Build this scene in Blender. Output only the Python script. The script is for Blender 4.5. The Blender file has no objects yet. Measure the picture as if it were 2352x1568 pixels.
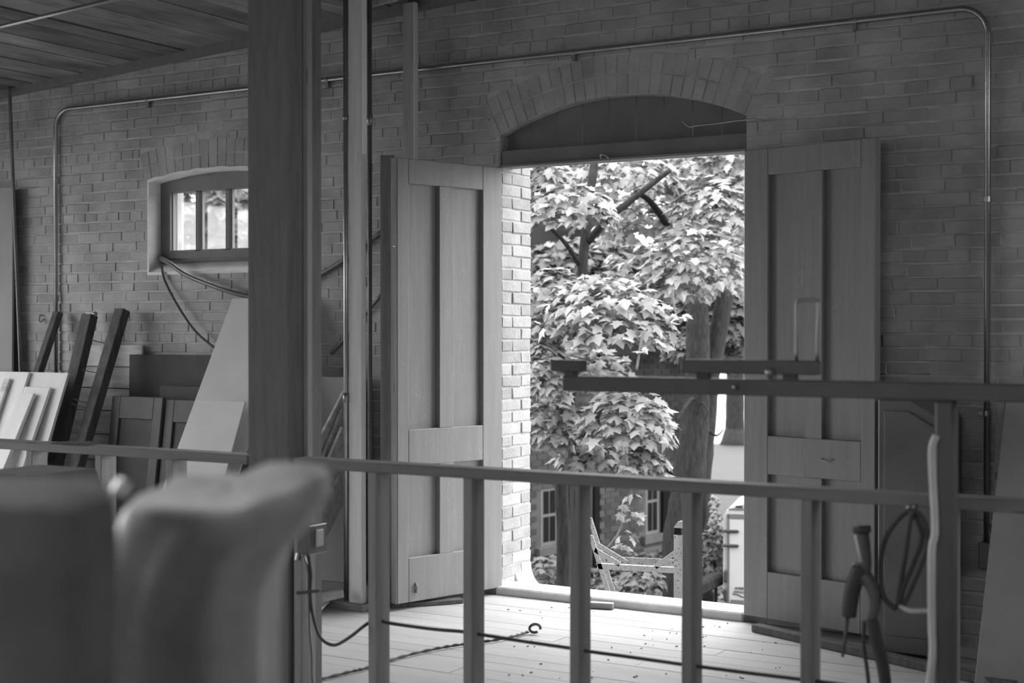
import bpy, bmesh, math, random
import numpy as np
from mathutils import Vector, Matrix

random.seed(7)
rng = np.random.default_rng(7)
S = bpy.context.scene
COL = S.collection

# ---------------------------------------------------------------- camera, sky, sun, exposure
# World axes: X runs along the brick wall, Y towards the wall and out of the door, Z up; workshop floor at z = 0.
FPX, YAW, PITCH, EYE = 3267.0, math.radians(30.6), math.radians(-0.51), 1.495
cam_d = bpy.data.cameras.new('camera')
cam_d.sensor_width = 36.0
cam_d.lens = FPX / 2352.0 * 36.0
cam_d.clip_start = 0.05
cam_d.clip_end = 400
cam_d.dof.use_dof = True
cam_d.dof.focus_distance = 8.2
cam_d.dof.aperture_fstop = 2.5
cam = bpy.data.objects.new('camera', cam_d)
COL.objects.link(cam)
cam.location = (0, 0, EYE)
cam.rotation_euler = (math.pi / 2 + PITCH, 0, YAW)
S.camera = cam

W = bpy.data.worlds.new('overcast_sky')
S.world = W
W.use_nodes = True
bg = W.node_tree.nodes['Background']
bg.inputs[0].default_value = (1, 1, 1, 1)
bg.inputs[1].default_value = 6.0

sun_d = bpy.data.lights.new('hazy_sun', 'SUN')
sun_d.energy = 9.0
sun_d.angle = math.radians(115)
sun = bpy.data.objects.new('hazy_sun', sun_d)
COL.objects.link(sun)
sun.rotation_euler = Vector((0.28, -0.68, -0.70)).to_track_quat('-Z', 'Y').to_euler()
sun.location = (5, 14, 14)

def portal(name, loc, rot, sx, sy):
    d = bpy.data.lights.new(name, 'AREA')
    d.shape = 'RECTANGLE'
    d.size, d.size_y = sx, sy
    d.cycles.is_portal = True
    o = bpy.data.objects.new(name, d)
    COL.objects.link(o)
    o.location = loc
    o.rotation_euler = rot
    return o

H = math.pi / 2
portal('door_sky_portal', (-3.415, 7.25, 1.3), (-H, 0, 0), 1.55, 2.7)
portal('side_window_sky_portal', (-9.45, 3.5, 1.45), (0, -H, 0), 2.5, 4.6)
portal('rear_fill_portal', (-0.8, -3.7, 2.6), (H, 0, 0), 2.4, .9)  # serves the added rear fill opening
portal('top_fill_portal', (-2.2, 1.1, 3.75), (0, 0, 0), 1.0, 1.0)  # serves the added roof opening
portal('right_window_sky_portal', (3.35, 5.2, 2.4), (0, H, 0), 1.5, 1.6)

S.view_settings.view_transform = 'Standard'
S.view_settings.look = 'None'
S.view_settings.gamma = 1.0
S.view_settings.use_curve_mapping = False
S.view_settings.exposure = 0.0
S.cycles.use_denoising = True
S.cycles.max_bounces = 6
S.cycles.diffuse_bounces = 4
S.cycles.glossy_bounces = 3
S.cycles.transmission_bounces = 4
S.cycles.transparent_max_bounces = 8
S.cycles.caustics_reflective = False
S.cycles.caustics_refractive = False

# ---------------------------------------------------------------- measuring helpers
def ray(x, y):
    u, v = (x - 1176) / FPX, (784 - y) / FPX
    fw = math.cos(PITCH) - v * math.sin(PITCH)
    up = math.sin(PITCH) + v * math.cos(PITCH)
    return (u * math.cos(YAW) - fw * math.sin(YAW), u * math.sin(YAW) + fw * math.cos(YAW), up)

def at(x, y, X=None, Y=None, Z=None):
    """point of the place seen in direction (x, y) on the plane X=, Y= or Z="""
    d = ray(x, y)
    t = X / d[0] if X is not None else Y / d[1] if Y is not None else (Z - EYE) / d[2]
    return Vector((d[0] * t, d[1] * t, EYE + d[2] * t))

def atz(x, y, z):
    d = ray(x, y)
    return Vector((d[0] * z, d[1] * z, EYE + d[2] * z))

def proj(p):
    r = p[0] * math.cos(YAW) + p[1] * math.sin(YAW)
    f = -p[0] * math.sin(YAW) + p[1] * math.cos(YAW)
    h = p[2] - EYE
    fw = f * math.cos(PITCH) + h * math.sin(PITCH)
    up = -f * math.sin(PITCH) + h * math.cos(PITCH)
    return 1176 + FPX * r / fw, 784 - FPX * up / fw, fw

# ---------------------------------------------------------------- materials (greys only: the place is a black and white photograph)
MATS = {}
def mat(name, g, rough=0.7, var=0.25, scale=6.0, stretch=(1, 1, 1), bump=0.0, bscale=60.0, metal=0.0, spec=0.3,
        island=0.0, obj=0.0, spots=None, translucent=0.0, fine=0.0, flake=None, crack=None):
    m = bpy.data.materials.new(name)
    m.use_nodes = True
    nt = m.node_tree
    N, L = nt.nodes, nt.links
    b = N['Principled BSDF']
    b.inputs['Roughness'].default_value = rough
    b.inputs['Metallic'].default_value = metal
    b.inputs['Specular IOR Level'].default_value = spec
    tc = N.new('ShaderNodeTexCoord')
    geo = N.new('ShaderNodeNewGeometry')
    mp = N.new('ShaderNodeMapping')
    mp.inputs['Scale'].default_value = stretch
    L.new(geo.outputs['Position'], mp.inputs['Vector'])
    n1 = N.new('ShaderNodeTexNoise')
    n1.inputs['Scale'].default_value = scale
    n1.inputs['Detail'].default_value = 5
    n1.inputs['Roughness'].default_value = 0.6
    L.new(mp.outputs[0], n1.inputs['Vector'])
    mr = N.new('ShaderNodeMapRange')
    mr.inputs['From Min'].default_value = 0.3
    mr.inputs['From Max'].default_value = 0.7
    mr.inputs['To Min'].default_value = 1 - var
    mr.inputs['To Max'].default_value = 1 + var
    L.new(n1.outputs['Fac'], mr.inputs['Value'])
    val = mr.outputs[0]
    def mul(a, sock):
        k = N.new('ShaderNodeMath')
        k.operation = 'MULTIPLY'
        L.new(a, k.inputs[0])
        if isinstance(sock, float):
            k.inputs[1].default_value = sock
        else:
            L.new(sock, k.inputs[1])
        return k.outputs[0]
    def remap(sock, lo, hi):
        k = N.new('ShaderNodeMapRange')
        k.inputs['To Min'].default_value = lo
        k.inputs['To Max'].default_value = hi
        L.new(sock, k.inputs['Value'])
        return k.outputs[0]
    if island:
        val = mul(val, remap(geo.outputs['Random Per Island'], 1 - island, 1 + island))
    if obj:
        oi = N.new('ShaderNodeObjectInfo')
        val = mul(val, remap(oi.outputs['Random'], 1 - obj, 1 + obj))
    if fine:
        n3 = N.new('ShaderNodeTexNoise')
        n3.inputs['Scale'].default_value = 140
        n3.inputs['Detail'].default_value = 3
        L.new(mp.outputs[0], n3.inputs['Vector'])
        val = mul(val, remap(n3.outputs['Fac'], 1 - fine, 1 + fine))
    if crack:
        v5 = N.new('ShaderNodeTexVoronoi')
        v5.feature = 'DISTANCE_TO_EDGE'
        v5.inputs['Scale'].default_value = crack[0]
        m5 = N.new('ShaderNodeMapping')
        m5.inputs['Scale'].default_value = (1.0, 1.0, .45)
        L.new(geo.outputs['Position'], m5.inputs['Vector'])
        L.new(m5.outputs[0], v5.inputs['Vector'])
        k = N.new('ShaderNodeMapRange')
        k.inputs['From Min'].default_value = .004
        k.inputs['From Max'].default_value = .010
        k.inputs['To Min'].default_value = 1.0
        k.inputs['To Max'].default_value = 0.0
        L.new(v5.outputs['Distance'], k.inputs['Value'])
        n5 = N.new('ShaderNodeTexNoise')
        n5.inputs['Scale'].default_value = 7
        L.new(geo.outputs['Position'], n5.inputs['Vector'])
        k2 = N.new('ShaderNodeMapRange')
        k2.inputs['From Min'].default_value = .52
        k2.inputs['From Max'].default_value = .62
        k2.inputs['To Min'].default_value = 0.0
        k2.inputs['To Max'].default_value = crack[1]
        L.new(n5.outputs['Fac'], k2.inputs['Value'])
        mk = mul(k.outputs[0], k2.outputs[0])
        ad = N.new('ShaderNodeMath')
        ad.operation = 'ADD'
        ad.inputs[1].default_value = 1.0
        L.new(mk, ad.inputs[0])
        val = mul(val, ad.outputs[0])
    if flake:
        n4 = N.new('ShaderNodeTexNoise')
        n4.inputs['Scale'].default_value = flake[0]
        n4.inputs['Detail'].default_value = 3
        L.new(geo.outputs['Position'], n4.inputs['Vector'])
        k = N.new('ShaderNodeMapRange')
        k.inputs['From Min'].default_value = flake[1]
        k.inputs['From Max'].default_value = flake[1] + .02
        k.inputs['To Min'].default_value = 1.0
        k.inputs['To Max'].default_value = flake[2]
        L.new(n4.outputs['Fac'], k.inputs['Value'])
        val = mul(val, k.outputs[0])
    if spots:
        v = N.new('ShaderNodeTexVoronoi')
        v.inputs['Scale'].default_value = spots[0]
        L.new(mp.outputs[0], v.inputs['Vector'])
        k = N.new('ShaderNodeMapRange')
        k.inputs['From Min'].default_value = spots[1]
        k.inputs['From Max'].default_value = spots[1] * 1.5
        k.inputs['To Min'].default_value = spots[2]
        k.inputs['To Max'].default_value = 1.0
        L.new(v.outputs['Distance'], k.inputs['Value'])
        val = mul(val, k.outputs[0])
    val = mul(val, float(g))
    cc = N.new('ShaderNodeCombineColor')
    for i in range(3):
        L.new(val, cc.inputs[i])
    L.new(cc.outputs[0], b.inputs['Base Color'])
    if bump:
        n2 = N.new('ShaderNodeTexNoise')
        n2.inputs['Scale'].default_value = bscale
        n2.inputs['Detail'].default_value = 6
        L.new(mp.outputs[0], n2.inputs['Vector'])
        bp = N.new('ShaderNodeBump')
        bp.inputs['Strength'].default_value = bump
        bp.inputs['Distance'].default_value = 0.01
        L.new(n2.outputs['Fac'], bp.inputs['Height'])
        L.new(bp.outputs[0], b.inputs['Normal'])
    if translucent:
        tr = N.new('ShaderNodeBsdfTranslucent')
        L.new(cc.outputs[0], tr.inputs['Color'])
        mx = N.new('ShaderNodeMixShader')
        mx.inputs[0].default_value = translucent
        L.new(b.outputs[0], mx.inputs[1])
        L.new(tr.outputs[0], mx.inputs[2])
        L.new(mx.outputs[0], N['Material Output'].inputs['Surface'])
    MATS[name] = m
    return m

mat('painted_brick', 0.42, 0.75, 0.28, 3.0, bump=0.35, bscale=45, obj=0.08, island=0.08)
mat('painted_mortar', 0.5, 0.8, 0.25, 5.0, bump=0.4, bscale=70)
mat('jamb_brick', 0.36, 0.8, 0.18, 7.0, bump=0.4, bscale=60, obj=0.16)
mat('jamb_mortar', 0.44, 0.85, 0.2, 30, bump=0.5, bscale=90)
mat('black_wood', 0.22, 0.75, 0.15, 4.0, stretch=(8, 8, 1), bump=0.2, bscale=20)
mat('door_paint', 0.27, 0.42, 0.10, 5.0, stretch=(6, 6, 0.35), bump=0.12, bscale=40, spec=0.45, fine=0.06, crack=(20, 0.4))
mat('frame_paint', 0.2, 0.6, 0.15, 4.0)
mat('pine', 0.38, 0.6, 0.18, 3.0, stretch=(9, 9, 0.7), bump=0.08, bscale=30, spots=(2.6, 0.05, 0.45))
mat('pine_rail', 0.28, 0.6, 0.2, 3.0, stretch=(0.7, 9, 9), bump=0.08, bscale=30, spots=(2.2, 0.05, 0.5))
mat('floor_board', 0.46, 0.7, 0.10, 1.6, stretch=(0.7, 3, 3), bump=0.12, bscale=30, obj=0.05, fine=0.1)
mat('floor_dark', 0.35, 0.8, 0.2, 2.0)
mat('ceiling_board', 0.22, 0.8, 0.45, 2.2, stretch=(3, 0.8, 1), obj=0.25, bump=0.2)
mat('room_wall', 0.30, 0.8, 0.2, 2.0)
mat('white_reveal', 0.85, 0.8, 0.12, 5.0, bump=0.5, bscale=40)
mat('sill_stone', 0.62, 0.85, 0.12, 8.0, bump=0.4, bscale=60)
mat('conduit_steel', 0.42, 0.32, 0.12, 8.0, metal=1.0)
mat('dark_pipe', 0.2, 0.45, 0.15, 8.0, metal=0.4)
mat('white_board', 0.8, 0.65, 0.06, 3.0, stretch=(3, 3, 0.5))
mat('cardboard', 0.7, 0.75, 0.06, 3.0)
mat('grey_sheet', 0.36, 0.75, 0.12, 3.0)
mat('weathered_timber', 0.12, 0.8, 0.3, 4.0, stretch=(8, 8, 0.8), bump=0.35, bscale=30)
mat('old_board', 0.6, 0.8, 0.25, 3.0, stretch=(0.8, 8, 8), bump=0.2, obj=0.12)
mat('old_door_paint', 0.12, 0.65, 0.2, 5.0)
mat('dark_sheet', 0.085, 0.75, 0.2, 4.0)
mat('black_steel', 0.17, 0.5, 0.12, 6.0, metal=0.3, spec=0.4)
mat('black_rubber', 0.10, 0.5, 0.1, 8.0)
mat('armour_steel', 0.35, 0.4, 0.1, 8.0, metal=0.8)
mat('tarp', 0.58, 0.45, 0.25, 9.0, bump=0.5, bscale=12, spec=0.5)
mat('black_canvas', 0.24, 0.8, 0.2, 9.0)
mat('brass_eyelet', 0.6, 0.3, 0.1, 8.0, metal=0.8)
mat('strap_white', 0.85, 0.5, 0.1, 8.0)
mat('lit_pine', 0.62, 0.6, 0.12, 3.0, stretch=(9, 9, 0.7), bump=0.08, bscale=30, spots=(2.6, 0.05, 0.6))  # lighter copy of pine; floor bounce on the stud put into its colour
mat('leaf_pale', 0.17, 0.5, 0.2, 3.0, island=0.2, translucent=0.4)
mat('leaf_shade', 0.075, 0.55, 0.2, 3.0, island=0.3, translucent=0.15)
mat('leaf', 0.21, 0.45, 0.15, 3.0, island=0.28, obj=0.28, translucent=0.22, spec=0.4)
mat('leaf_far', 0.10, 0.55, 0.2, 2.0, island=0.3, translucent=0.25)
mat('bark', 0.03, 1.0, spec=0.05, var=0.4, scale=9.0, stretch=(4, 4, 0.8), bump=0.7, bscale=25)
mat('mulch', 0.07, 0.9, 0.5, 6.0, bump=0.8, bscale=12)
mat('litter_leaf', 0.10, 0.8, 0.2, 3.0, island=0.5)
mat('lawn', 0.025, 0.9, 0.12, 0.7, bump=0.4, bscale=60)
mat('pale_gravel', 0.25, 0.9, 0.1, 0.5)
mat('house_brick', 0.036, 0.85, 0.2, 3.0, island=0.35, obj=0.35)
mat('house_mortar', 0.07, 0.9, 0.15, 6.0)
mat('house_stone', 0.075, 0.8, 0.15, 8.0)
mat('house_white', 0.12, 0.6, 0.08, 6.0)
mat('house_glass_dark', 0.015, 0.9, 0.2, 3.0, spec=0.0)
mat('shutter_black', 0.012, 0.9, 0.1, 5.0, spec=0.02)
mat('trailer_white', 0.42, 0.4, 0.03, 3.0)
mat('trailer_trim', 0.12, 0.4, 0.05, 3.0)
mat('trailer_dark', 0.04, 0.4, 0.1, 3.0)
mat('flaking_white_paint', 0.30, 0.6, 0.12, 9.0, bump=0.4, bscale=50, flake=(95, 0.62, 0.12))
mat('blossom', 0.22, 0.7, 0.1, 5.0, island=0.15, translucent=0.2)
mat('bare_twig', 0.11, 0.7, 0.2, 8.0)

def glass_mat():
    m = bpy.data.materials.new('old_glass')
    m.use_nodes = True
    N, L = m.node_tree.nodes, m.node_tree.links
    N.remove(N['Principled BSDF'])
    t = N.new('ShaderNodeBsdfTransparent')
    t.inputs[0].default_value = (0.9, 0.9, 0.9, 1)
    g = N.new('ShaderNodeBsdfGlossy')
    g.inputs['Roughness'].default_value = 0.05
    x = N.new('ShaderNodeMixShader')
    x.inputs[0].default_value = 0.08
    L.new(t.outputs[0], x.inputs[1])
    L.new(g.outputs[0], x.inputs[2])
    L.new(x.outputs[0], N['Material Output'].inputs['Surface'])
    MATS['old_glass'] = m
glass_mat()

# ---------------------------------------------------------------- mesh helpers
class MB:
    def __init__(self):
        self.v, self.f = [], []
    def add(self, vs, fs):
        k = len(self.v)
        self.v += [tuple(p) for p in vs]
        self.f += [tuple(i + k for i in f) for f in fs]
        return self
    def box(self, x0, x1, y0, y1, z0, z1):
        return self.add([(x0, y0, z0), (x1, y0, z0), (x1, y1, z0), (x0, y1, z0), (x0, y0, z1), (x1, y0, z1), (x1, y1, z1), (x0, y1, z1)],
                        [(0, 3, 2, 1), (4, 5, 6, 7), (0, 1, 5, 4), (1, 2, 6, 5), (2, 3, 7, 6), (3, 0, 4, 7)])
    def obox(self, p, q, wdir, w, t):
        """box along p->q, w wide along wdir, t thick along the third axis"""
        p, q = Vector(p), Vector(q)
        a = (q - p).normalized()
        wd = Vector(wdir)
        wd = (wd - a * wd.dot(a)).normalized()
        n = a.cross(wd).normalized()
        vs = []
        for c in (p, q):
            for sx, sy in ((-1, -1), (1, -1), (1, 1), (-1, 1)):
                vs.append(c + wd * (sx * w / 2) + n * (sy * t / 2))
        return self.add(vs, [(3, 2, 1, 0), (4, 5, 6, 7), (0, 1, 5, 4), (1, 2, 6, 5), (2, 3, 7, 6), (3, 0, 4, 7)])
    def tube(self, pts, r, seg=8, r2=None, wob=0.0):
        pts = [Vector(p) for p in pts]
        n = len(pts)
        rings = []
        up = Vector((0.13, 0.21, 0.97))
        prev = None
        for i, p in enumerate(pts):
            d = (pts[min(i + 1, n - 1)] - pts[max(i - 1, 0)]).normalized()
            if prev is None:
                a = d.cross(up)
                if a.length < 0.1:
                    a = d.cross(Vector((1, 0, 0)))
            else:
                a = prev - d * prev.dot(d)
            a.normalize()
            prev = a
            b = d.cross(a)
            rr = r if r2 is None else r + (r2 - r) * i / (n - 1)
            ring = []
            for k in range(seg):
                an = 2 * math.pi * k / seg
                q = rr * (1 + (random.uniform(-wob, wob) if wob else 0))
                ring.append(p + a * (q * math.cos(an)) + b * (q * math.sin(an)))
            rings.append(ring)
        vs = [q for ring in rings for q in ring]
        fs = []
        for i in range(n - 1):
            for k in range(seg):
                k2 = (k + 1) % seg
                fs.append((i * seg + k, i * seg + k2, (i + 1) * seg + k2, (i + 1) * seg + k))
        fs.append(tuple(range(seg - 1, -1, -1)))
        fs.append(tuple((n - 1) * seg + k for k in range(seg)))
        return self.add(vs, fs)
    def prism(self, poly, y0, y1):
        """polygon in x, z extruded from y0 to y1"""
        n = len(poly)
        vs = [(x, y0, z) for x, z in poly] + [(x, y1, z) for x, z in poly]
        fs = [tuple(range(n)), tuple(range(2 * n - 1, n - 1, -1))]
        for i in range(n):
            j = (i + 1) % n
            fs.append((i, i + n, j + n, j))
        return self.add(vs, fs)
    def build(self, name, material, parent=None, smooth=False, bevel=0.0, local=False, base=None):
        me = bpy.data.meshes.new(name)
        v = self.v
        o = bpy.data.objects.new(name, me)
        COL.objects.link(o)
        if parent is not None:
            o.parent = parent
            if not local:
                lx, ly, lz = parent.get('_base', (0, 0, 0))
                v = [(x - lx, y - ly, z - lz) for x, y, z in v]
                o['_base'] = (lx, ly, lz)
        elif not local:
            if base is None:
                xs, ys, zs = zip(*v)
                base = ((min(xs) + max(xs)) / 2, (min(ys) + max(ys)) / 2, min(zs))
            v = [(x - base[0], y - base[1], z - base[2]) for x, y, z in v]
            o.location = base
            o['_base'] = base
        me.from_pydata(v, [], self.f)
        bm = bmesh.new()
        bm.from_mesh(me)
        bmesh.ops.recalc_face_normals(bm, faces=bm.faces)
        bm.to_mesh(me)
        bm.free()
        if smooth:
            me.polygons.foreach_set('use_smooth', [True] * len(me.polygons))
        me.materials.append(MATS[material])
        if bevel:
            md = o.modifiers.new('bevel', 'BEVEL')
            md.width = bevel
            md.segments = 1
            md.limit_method = 'ANGLE'
        return o

def spline(pts, n=8):
    """Catmull-Rom through pts"""
    pts = [Vector(p) for p in pts]
    P = [pts[0] * 2 - pts[1]] + pts + [pts[-1] * 2 - pts[-2]]
    out = []
    for i in range(1, len(P) - 2):
        for k in range(n):
            t = k / n
            a, b, c, d = P[i - 1], P[i], P[i + 1], P[i + 2]
            out.append(0.5 * ((2 * b) + (c - a) * t + (2 * a - 5 * b + 4 * c - d) * t * t + (3 * b - a - 3 * c + d) * t ** 3))
    out.append(pts[-1])
    return out

def tag(o, label, cat, group=None, kind=None):
    o['label'] = label
    o['category'] = cat
    if group:
        o['group'] = group
    if kind:
        o['kind'] = kind
    return o

def thing(name, label, cat, loc, rotz=0.0, group=None, kind=None):
    o = bpy.data.objects.new(name, None)
    COL.objects.link(o)
    o.empty_display_size = 0.1
    o.location = loc
    o.rotation_euler = (0, 0, rotz)
    o['_base'] = tuple(loc)
    return tag(o, label, cat, group, kind)

def struct(name, o, label=None, cat=None):
    o['kind'] = 'structure'
    if label:
        o['label'] = label
    if cat:
        o['category'] = cat
    return o

# ================================================================ THE SETTING
YW = 6.88                     # inner face of the brick wall
TH = 0.335                    # wall thickness
DX0, DX1 = -4.152, -2.675     # door opening
DC = (DX0 + DX1) / 2
SOFF_R, RING = 1.73, 0.225
APEX = 2.75                   # apex of the arch soffit over the door
def soffit(x):
    d = x - DC
    return APEX - SOFF_R + math.sqrt(max(SOFF_R ** 2 - d * d, 0.01))
WX0, WX1, WZ0, WSP, WAP = -6.868, -5.72, 1.862, 2.471, 2.524
WC = (WX0 + WX1) / 2
WR = ((WX1 - WX0) / 2) ** 2 / (2 * (WAP - WSP)) + (WAP - WSP) / 2
def wsoff(x):
    d = x - WC
    return WAP - WR + math.sqrt(WR * WR - d * d)
ROOMX0, ROOMX1, ROOMY0 = -9.4, 3.3, -3.6
def ceil_z(x):
    return 3.305 + (x + 6.0) * 0.059

MY = YW + 0.004               # mortar face, bricks stand proud of it

def wall_strips(mb, xs, spans):
    """vertical strips of wall between consecutive xs; spans(x) -> list of (zfun_low, zfun_high)"""
    for a, b in zip(xs[:-1], xs[1:]):
        for lo, hi in spans((a + b) / 2):
            za0, za1, zb0, zb1 = lo(a), hi(a), lo(b), hi(b)
            mb.add([(a, MY, za0), (b, MY, zb0), (b, YW + TH, zb0), (a, YW + TH, za0), (a, MY, za1), (b, MY, zb1), (b, YW + TH, zb1), (a, YW + TH, za1)],
                   [(0, 3, 2, 1), (4, 5, 6, 7), (0, 1, 5, 4), (1, 2, 6, 5), (2, 3, 7, 6), (3, 0, 4, 7)])

C0 = lambda c: (lambda x: c)
top = lambda x: ceil_z(x) + 0.15
wl = MB()
xs = [-9.7, WX0] + [WX0 + (WX1 - WX0) * i / 14 for i in range(1, 15)] + [DX0]
wall_strips(wl, xs, lambda x: [(C0(-0.3), C0(WZ0)), (wsoff, top)] if WX0 < x < WX1 else [(C0(-0.3), top)])
wall_l = struct('wall_back_left', wl.build('wall_back_left', 'painted_mortar'), 'painted brick wall left of the open double door', 'wall')
wt = MB()
xs = [DX0 + (DX1 - DX0) * i / 16 for i in range(17)]
wall_strips(wt, xs, lambda x: [(soffit, top)])
wall_t = struct('wall_back_top', wt.build('wall_back_top', 'painted_mortar'), 'painted brick wall and arch above the double door', 'wall')
wr = MB()
wall_strips(wr, [DX1, 3.6], lambda x: [(C0(-0.3), top)])
wall_r = struct('wall_back_right', wr.build('wall_back_right', 'painted_mortar'), 'dark painted brick wall right of the double door', 'wall')

# --- bricks: unit brick with a chamfered face, shared by all
def unit_brick(name, cx, cz, m, warp):
    me = bpy.data.meshes.new(name)
    v, r = [], random.Random(warp)
    j = lambda s: r.uniform(-s, s)
    for y, k in ((1.0, 0), (0.12, 0), (0.0, 1)):
        for sx, sz in ((-1, -1), (1, -1), (1, 1), (-1, 1)):
            v.append((sx * (0.5 - k * cx) + j(0.006), y + (j(0.04) if k else 0), sz * (0.5 - k * cz) + j(0.03)))
    f = [(8, 9, 10, 11)]
    for a, b in ((0, 4), (4, 8)):
        for i in range(4):
            n = (i + 1) % 4
            f.append((a + i, a + n, b + n, b + i))
    me.from_pydata(v, [], f)
    bm = bmesh.new(); bm.from_mesh(me); bmesh.ops.recalc_face_normals(bm, faces=bm.faces)
    for fc in bm.faces:
        if fc.calc_center_median().y < 0.05 and fc.normal.y > 0:
            bmesh.ops.reverse_faces(bm, faces=list(bm.faces)); break
    bm.to_mesh(me); bm.free()
    me.materials.append(MATS[m])
    return me
BR = [unit_brick('brick', 0.012, 0.07, 'painted_brick', k) for k in range(4)]
COURSE, BL, JT = 0.0678, 0.213, 0.010

def openings(z):
    """wall intervals (x) taken by window, door and the arch rings at height z"""
    out = []
    if z < WSP + 0.02 and z > WZ0 - 0.0:
        out.append((WX0, WX1))
    elif z >= WSP:
        for R_, zc in ((WR + 0.205, WAP - WR),):
            d2 = R_ * R_ - (z - zc) ** 2
            if d2 > 0:
                h = min(math.sqrt(d2), (WX1 - WX0) / 2 + 0.02 + (z - WSP) * 0.30)
                out.append((WC - h, WC + h))
    zs = soffit(DX0)
    if z < zs:
        out.append((DX0, DX1))
    else:
        d2 = (SOFF_R + RING) ** 2 - (z - (APEX - SOFF_R)) ** 2
        if d2 > 0:
            h = min(math.sqrt(d2), (DX1 - DX0) / 2 + (z - zs) * 0.55)
            out.append((DC - h, DC + h))
    return out

cand = []                     # (x, z, length, height)
nz = 0
z = -0.02
while z < 3.75:
    head = nz % 6 == 3
    L_ = BL / 2 if head else BL
    x = -9.3 + (0.5 * BL if nz % 2 else 0) + random.uniform(-0.03, 0.03)
    if head:
        x -= BL / 4
    zc = z + COURSE / 2
    ops = openings(zc)
    while x < 0.3:
        ln = L_ * random.uniform(0.97, 1.03)
        a, b = x, x + ln
        x = b
        segs = [(a, b)]
        for oa, ob in ops:
            segs = [s for q in segs for s in ((q[0], min(q[1], oa)), (max(q[0], ob), q[1])) if s[1] - s[0] > 0.03] if True else segs
        for s in segs:
            if zc < ceil_z((s[0] + s[1]) / 2) + 0.03:
                cand.append(((s[0] + s[1]) / 2, zc + random.uniform(-0.002, 0.002), s[1] - s[0] - JT * (random.uniform(0.15, 0.6) if random.random() < .82 else random.uniform(.7, 1.2)), COURSE - JT * random.uniform(0.7, 1.1)))
    z += COURSE
    nz += 1

HID = [(568, -50, 712, 1600), (786, -50, 852, 1600), (872, 355, 1147, 1600), (1147, 345, 1712, 1600), (1712, 330, 2012, 1600), (0, 860, 760, 1600), (0, 430, 50, 1600), (2290, 900, 2360, 1600), (2010, 915, 2190, 1600)]
groups = {'l': [], 't': [], 'r': []}
for c in cand:
    px, py, d = proj((c[0], YW, c[1]))
    vis = -30 < px < 2390 and -30 < py < 1568 and not any(a < px < p and b < py < q for a, b, p, q in HID)
    size = c[2] * c[3] / d ** 3
    k = 'l' if c[0] < DX0 else 't' if c[0] < DX1 else 'r'
    groups[k].append((0 if vis else 1, -size, c))

def put_bricks(key, parent, limit):
    lst = sorted(groups[key], key=lambda q: (q[0], q[1]))
    base = Vector(parent['_base'])
    mass = MB()
    for i, (hid, _, (x, z, ln, h)) in enumerate(lst):
        y = YW + random.uniform(-0.003, 0.002)
        me = BR[i % 4]
        if i < limit and not hid:
            o = bpy.data.objects.new('brick', me)
            COL.objects.link(o)
            o.parent = parent
            o.location = Vector((x, y, z)) - base
            o.scale = (ln, 0.05, h)
            o.rotation_euler = (random.uniform(-.035, .035), random.uniform(-.006, .006), random.uniform(-.012, .012))
        else:
            px, py, d = proj((x, y, z))
            if not (-900 < px < 3200):
                continue
            vs = [(x + v.co.x * ln, y + v.co.y * 0.05, z + v.co.z * h) for v in me.vertices]
            mass.add(vs, [tuple(p.vertices) for p in me.polygons])
    if mass.v:
        m = mass.build('brick_courses', 'painted_brick', parent)
        m['kind'] = 'stuff'

put_bricks('l', wall_l, 285)
put_bricks('t', wall_t, 240)
put_bricks('r', wall_r, 290)

def voussoirs(parent, cx, zc, r0, r1, amax, n, rows):
    base = Vector(parent['_base'])
    for row in range(rows):
        ra = r0 + (r1 - r0) * row / rows + 0.004
        rb = r0 + (r1 - r0) * (row + 1) / rows - 0.006
        for i in range(n):
            a0 = -amax + 2 * amax * (i + 0.06) / n
            a1 = -amax + 2 * amax * (i + 0.94) / n
            m = MB()
            y = YW + random.uniform(-0.002, 0.003)
            jr = random.uniform(-0.004, 0.004)
            poly = [(cx + ra * math.sin(a0), zc + ra * math.cos(a0)), (cx + ra * math.sin(a1), zc + ra * math.cos(a1)),
                    (cx + (rb + jr) * math.sin(a1), zc + (rb + jr) * math.cos(a1)), (cx + (rb + jr) * math.sin(a0), zc + (rb + jr) * math.cos(a0))]
            m.prism(poly, y, y + 0.04)
            m.build('arch_brick', 'painted_brick', parent)
voussoirs(wall_t, DC, APEX - SOFF_R, SOFF_R, SOFF_R + RING, 0.47, 26, 2)
voussoirs(wall_l, WC, WAP - WR, WR, WR + 0.2, 0.195, 17, 2)

# --- jamb of the doorway: bare brick return on the left, each brick its own piece
jm = MB().box(DX0 - 0.02, DX0 + 0.006, YW + 0.01, YW + TH, 0.02, 2.66)
jamb = struct('trim_1', jm.build('trim_1', 'jamb_mortar'), 'bare brick door jamb return bathed in daylight', 'door jamb')
JB = [unit_brick('brick', 0.02, 0.06, 'jamb_brick', 20 + k) for k in range(4)]
jb = Vector(jamb['_base'])
nz = 0
z = 0.075
while z < 2.55:
    cuts = [YW + 0.008, YW + 0.008 + (0.115 if nz % 2 else 0.218), YW + TH + 0.004]
    for a, b in zip(cuts[:-1], cuts[1:]):
        o = bpy.data.objects.new('brick', random.choice(JB))
        COL.objects.link(o)
        o.parent = jamb
        o.location = Vector((DX0 + 0.012 + random.uniform(-.003, .003), (a + b) / 2, z + COURSE / 2)) - jb
        o.rotation_euler = (random.uniform(-.012, .012), random.uniform(-.03, .03), math.pi / 2 + random.uniform(-.02, .02))
        o.scale = (b - a - 0.009, 0.03, COURSE - 0.0095)
    z += COURSE
    nz += 1
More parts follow.
